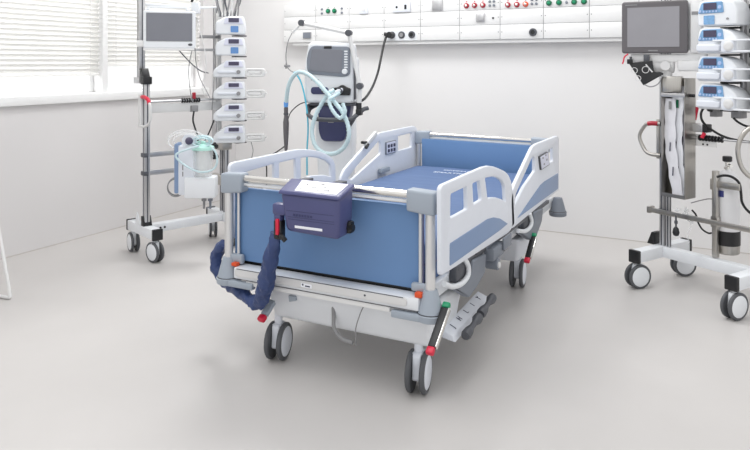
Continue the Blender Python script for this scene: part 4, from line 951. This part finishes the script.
# pumps on the right
rk = MB().use('alu'); rk.span((.452, .03, 1.015), (.475, .075, 1.85), .003)
rk.use('cable'); rk.span((.475, .055, 1.015), (.70, .068, 1.85), .002)
L('pump_rack', rk, 'alu', RT)
sl = MB()
for i in range(6): sl.span((.49, .051, 1.05 + i * .13), (.67, .056, 1.072 + i * .13))
L('rack_slots', sl, 'dgrey', RT)
L('rack_mount', MB().span((.545, .015, 1.10), (.59, .06, 1.16), .003).span((.545, .015, 1.60), (.59, .06, 1.66), .003), 'dgrey', RT)
L('rack_foot', MB().span((.30, .0, .985), (.34, .06, 1.045), .003).span((.42, .0, .985), (.475, .06, 1.045), .003).span((.30, .03, 1.03), (.475, .07, 1.05), .002), 'gcable', RT)
g = 'infusion pumps on the right trolley'
for k, (kd, lb, z) in enumerate([('volumetric_wide', 'white pump with blue square window, topmost on the right trolley', 1.478),
                              ('syringe_wide', 'white syringe pump directly under the blue-window pump of the right trolley', 1.332),
                              ('syringe_wide', 'white syringe pump, second from the bottom on the right trolley', 1.182),
                              ('syringe_wide', 'white syringe pump, lowest on the right trolley, above the black plug', 1.032)]):
    pump_mesh('infusion_pump', lb, kd, tuple(root_matrix(RT) @ Vector((.392, -.055, z))), R(-30), g)
    L('pump_bracket', MB().span((.34, .04, z + .03), (.46, .075, z + .10), .003).span((.36, .0, z - .014), (.46, .07, z - .004), .002), 'black', RT)
hose('power_lead', [(-0.1214, 4.1645, 1.03), (-0.1455, 4.1519, 1.0354), (-0.16, 4.1444, 1.0028), (-0.1504, 4.1494, 0.9593), (-0.107, 4.172, 0.9159), (-0.0443, 4.2046, 0.8778), (0.0376, 4.2473, 0.8561), (0.1244, 4.2924, 0.8452)], .0065, 'black', 'thick black lead looping from the plug under the right pumps towards the round handle', cat='cable')
solo('lead_plug', MB().bar((-0.1253, 4.1287, 1.0347), (-0.1037, 4.1399, 1.0266), .022, .028, .005), 'black', 'black plug under the lowest right pump', 'plug')
hose('power_lead', [(-0.0032, 4.1133, 0.9891), (0.0179, 4.1242, 0.9679), (0.0554, 4.1438, 0.9467), (0.107, 4.1707, 0.9362)], .006, 'black', 'short black lead leaving the frame at the right edge under the pumps', cat='cable')
hose('gas_hose', [(-0.0818, 4.1287, 0.6687), (-0.0485, 4.1461, 0.6767), (-0.0104, 4.1659, 0.6687), (0.0229, 4.1832, 0.6365), (0.0324, 4.1882, 0.5829), (0.0371, 4.1906, 0.5346), (0.0609, 4.203, 0.4917), (0.1037, 4.2253, 0.4542)], .007, 'black', 'black gas hose arching over the cylinder shoulder and down to the right edge', cat='hose')
hose('drain_hose', [(-0.2088, 4.2317, 0.4598), (-0.189, 4.242, 0.4319), (-0.1791, 4.2472, 0.3928), (-0.1593, 4.2575, 0.3538), (-0.1296, 4.2729, 0.3314), (-0.1098, 4.2832, 0.3314)], .005, 'black', 'black hose curving from the lower rail to the foot of the cylinder post', cat='hose')
hose('clear_line', [(-0.2138, 4.2291, 0.4988), (-0.1791, 4.2472, 0.51), (-0.1346, 4.2704, 0.5212), (-0.1098, 4.2832, 0.5212)], .003, 'gcable', 'thin grey line running from the fittings to the cylinder post', cat='tube')
bl = thing('hand_bulb', 'black hand bulb hanging under the lower rail of the right trolley', 'bulb', (-0.2888, 4.2014, 0.3122))
q = Vector(bl.location)
W('bulb', MB().lathe(q, (0, 0, 1), [(0, .006), (.004, .014), (.02, .019), (.04, .015), (.052, .006)], 18), 'black', bl)
W('stem', MB().cyl(q + Vector((0, 0, .05)), q + Vector((0, 0, .115)), .005).cyl(q + Vector((0, 0, .07)), q + Vector((0, 0, .085)), .009), 'dgrey', bl)
ft = MB(); c = Vector((-0.2603, 4.2387, 0.4253))
for i in range(9):
    v = c + Vector((random.uniform(-.035, .045), random.uniform(-.01, .02), random.uniform(-.06, .04)))
    ft.cyl(v, v + Vector((random.uniform(-.03, .03), .0, random.uniform(-.03, .03) + .01)), random.uniform(.007, .013), n=12)
ft.tube([tuple(c + Vector(v)) for v in ((-.03, 0, .02), (.0, 0, .03), (.04, 0, 0), (.045, 0, -.06), (.03, .0, -.10), (.035, 0, -.16))], .004)
solo('clear_fittings', ft, 'clear', 'tangle of small clear plastic fittings on the lower rail of the right trolley', 'fittings')
hose('red_lead', [(0.0371, 4.1906, 1.591), (0.0562, 4.2006, 1.5964), (0.0895, 4.2179, 1.6017)], .004, 'red', 'thin red lead at the upper right corner beside the pumps', cat='cable')
for i, (a, b) in enumerate((((637, 6), (640, -12)), ((645, 5), (643, -12)), ((650, 4), (653, -12)))):
    pass

# ------------------------------------------------------------------ chair at the left edge
CH = thing('chair', 'white tubular sled chair at the left edge, only its front leg in view', 'chair', (-3.66, 2.33, 0))
fr = MB()
def leg(y, dx):
    return [(-3.62 + dx - .30, y, .72), (-3.60 + dx - .22, y, .44), (-3.515 + dx, y + .0, .44), (-3.495 + dx, y, .30), (-3.478 + dx, y, .03), (-3.488 + dx, y, .012), (-3.53 + dx, y, .010), (-3.95 + dx, y, .010)]
W('frame', MB().tube([(-3.592, 2.400, .44), (-3.538, 2.400, .25), (-3.4775, 2.400, .030), (-3.484, 2.397, .013), (-3.51, 2.394, .010), (-3.75, 2.37, .010), (-3.95, 2.35, .010), (-3.975, 2.347, .03), (-3.96, 2.347, .43)], .009, 10, 4), 'cream', CH)
W('frame', MB().tube([(-3.59, 1.95, .44), (-3.55, 1.95, .25), (-3.51, 1.95, .03), (-3.52, 1.95, .012), (-3.56, 1.948, .010), (-3.78, 1.93, .010), (-3.98, 1.92, .010), (-4.0, 1.92, .03), (-3.99, 1.92, .43)], .009, 10, 4), 'cream', CH)
W('seat', MB().hexa([(-3.98, 1.92, .43), (-3.575, 1.95, .43), (-3.60, 2.405, .43), (-3.96, 2.36, .43)], [(-3.98, 1.92, .455), (-3.575, 1.95, .455), (-3.60, 2.405, .455), (-3.96, 2.36, .455)], .008), 'white', CH)
W('backrest', MB().hexa([(-4.01, 1.93, .44), (-3.985, 1.93, .44), (-3.965, 2.35, .44), (-3.99, 2.35, .44)], [(-4.09, 1.93, .82), (-4.07, 1.93, .82), (-4.05, 2.35, .82), (-4.07, 2.35, .82)], .006), 'white', CH)

# ------------------------------------------------------------------ light
def area(name, loc, target, size, power, col=(1, 1, 1), sy=None):
    l = bpy.data.lights.new(name, 'AREA'); l.energy = power; l.color = col
    l.shape = 'RECTANGLE'; l.size = size; l.size_y = sy or size
    o = bpy.data.objects.new(name, l); COL.objects.link(o); o.location = loc
    o.rotation_euler = (Vector(target) - Vector(loc)).to_track_quat('-Z', 'Y').to_euler()
    return o
area('window_daylight', (XL - 0.9, 3.2, 2.4), (-1.6, 3.4, 0.4), 3.6, 90, (1, 1, 1), 1.9)
area('overhead_light', (-2.9, 4.1, 3.1), (-2.0, 3.6, 0), 0.8, 36, (1, .998, .99))
area('overhead_light', (-1.7, 1.5, 3.3), (-1.2, 3.0, 0.0), 1.6, 24, (1, .998, .99))
area('overhead_light', (-0.7, 4.1, 3.2), (-0.8, 3.8, 0.0), 0.9, 17, (1, .998, .99))  # added fill lamp, brightens the floor on the right near the back wall
w = bpy.data.worlds.new('World'); S.world = w; w.use_nodes = True
bg = w.node_tree.nodes['Background']; bg.inputs['Color'].default_value = (1, 1, 1, 1); bg.inputs['Strength'].default_value = 0.90

# ------------------------------------------------------------------ camera
cam = bpy.data.cameras.new('Camera'); co = bpy.data.objects.new('Camera', cam); COL.objects.link(co)
co.location = (0, 0, 1.28); co.rotation_euler = (R(90), 0, R(27.5))
cam.sensor_fit = 'HORIZONTAL'; cam.sensor_width = 36; cam.lens = 36 * 690 / 750
cam.shift_x = 0; cam.shift_y = -(225 - 63) / 750
cam.clip_start = 0.05; cam.clip_end = 60
S.camera = co
S.view_settings.view_transform = 'Standard'; S.view_settings.look = 'None'
S.view_settings.gamma = 1; S.view_settings.exposure = 0.18; S.view_settings.use_curve_mapping = False
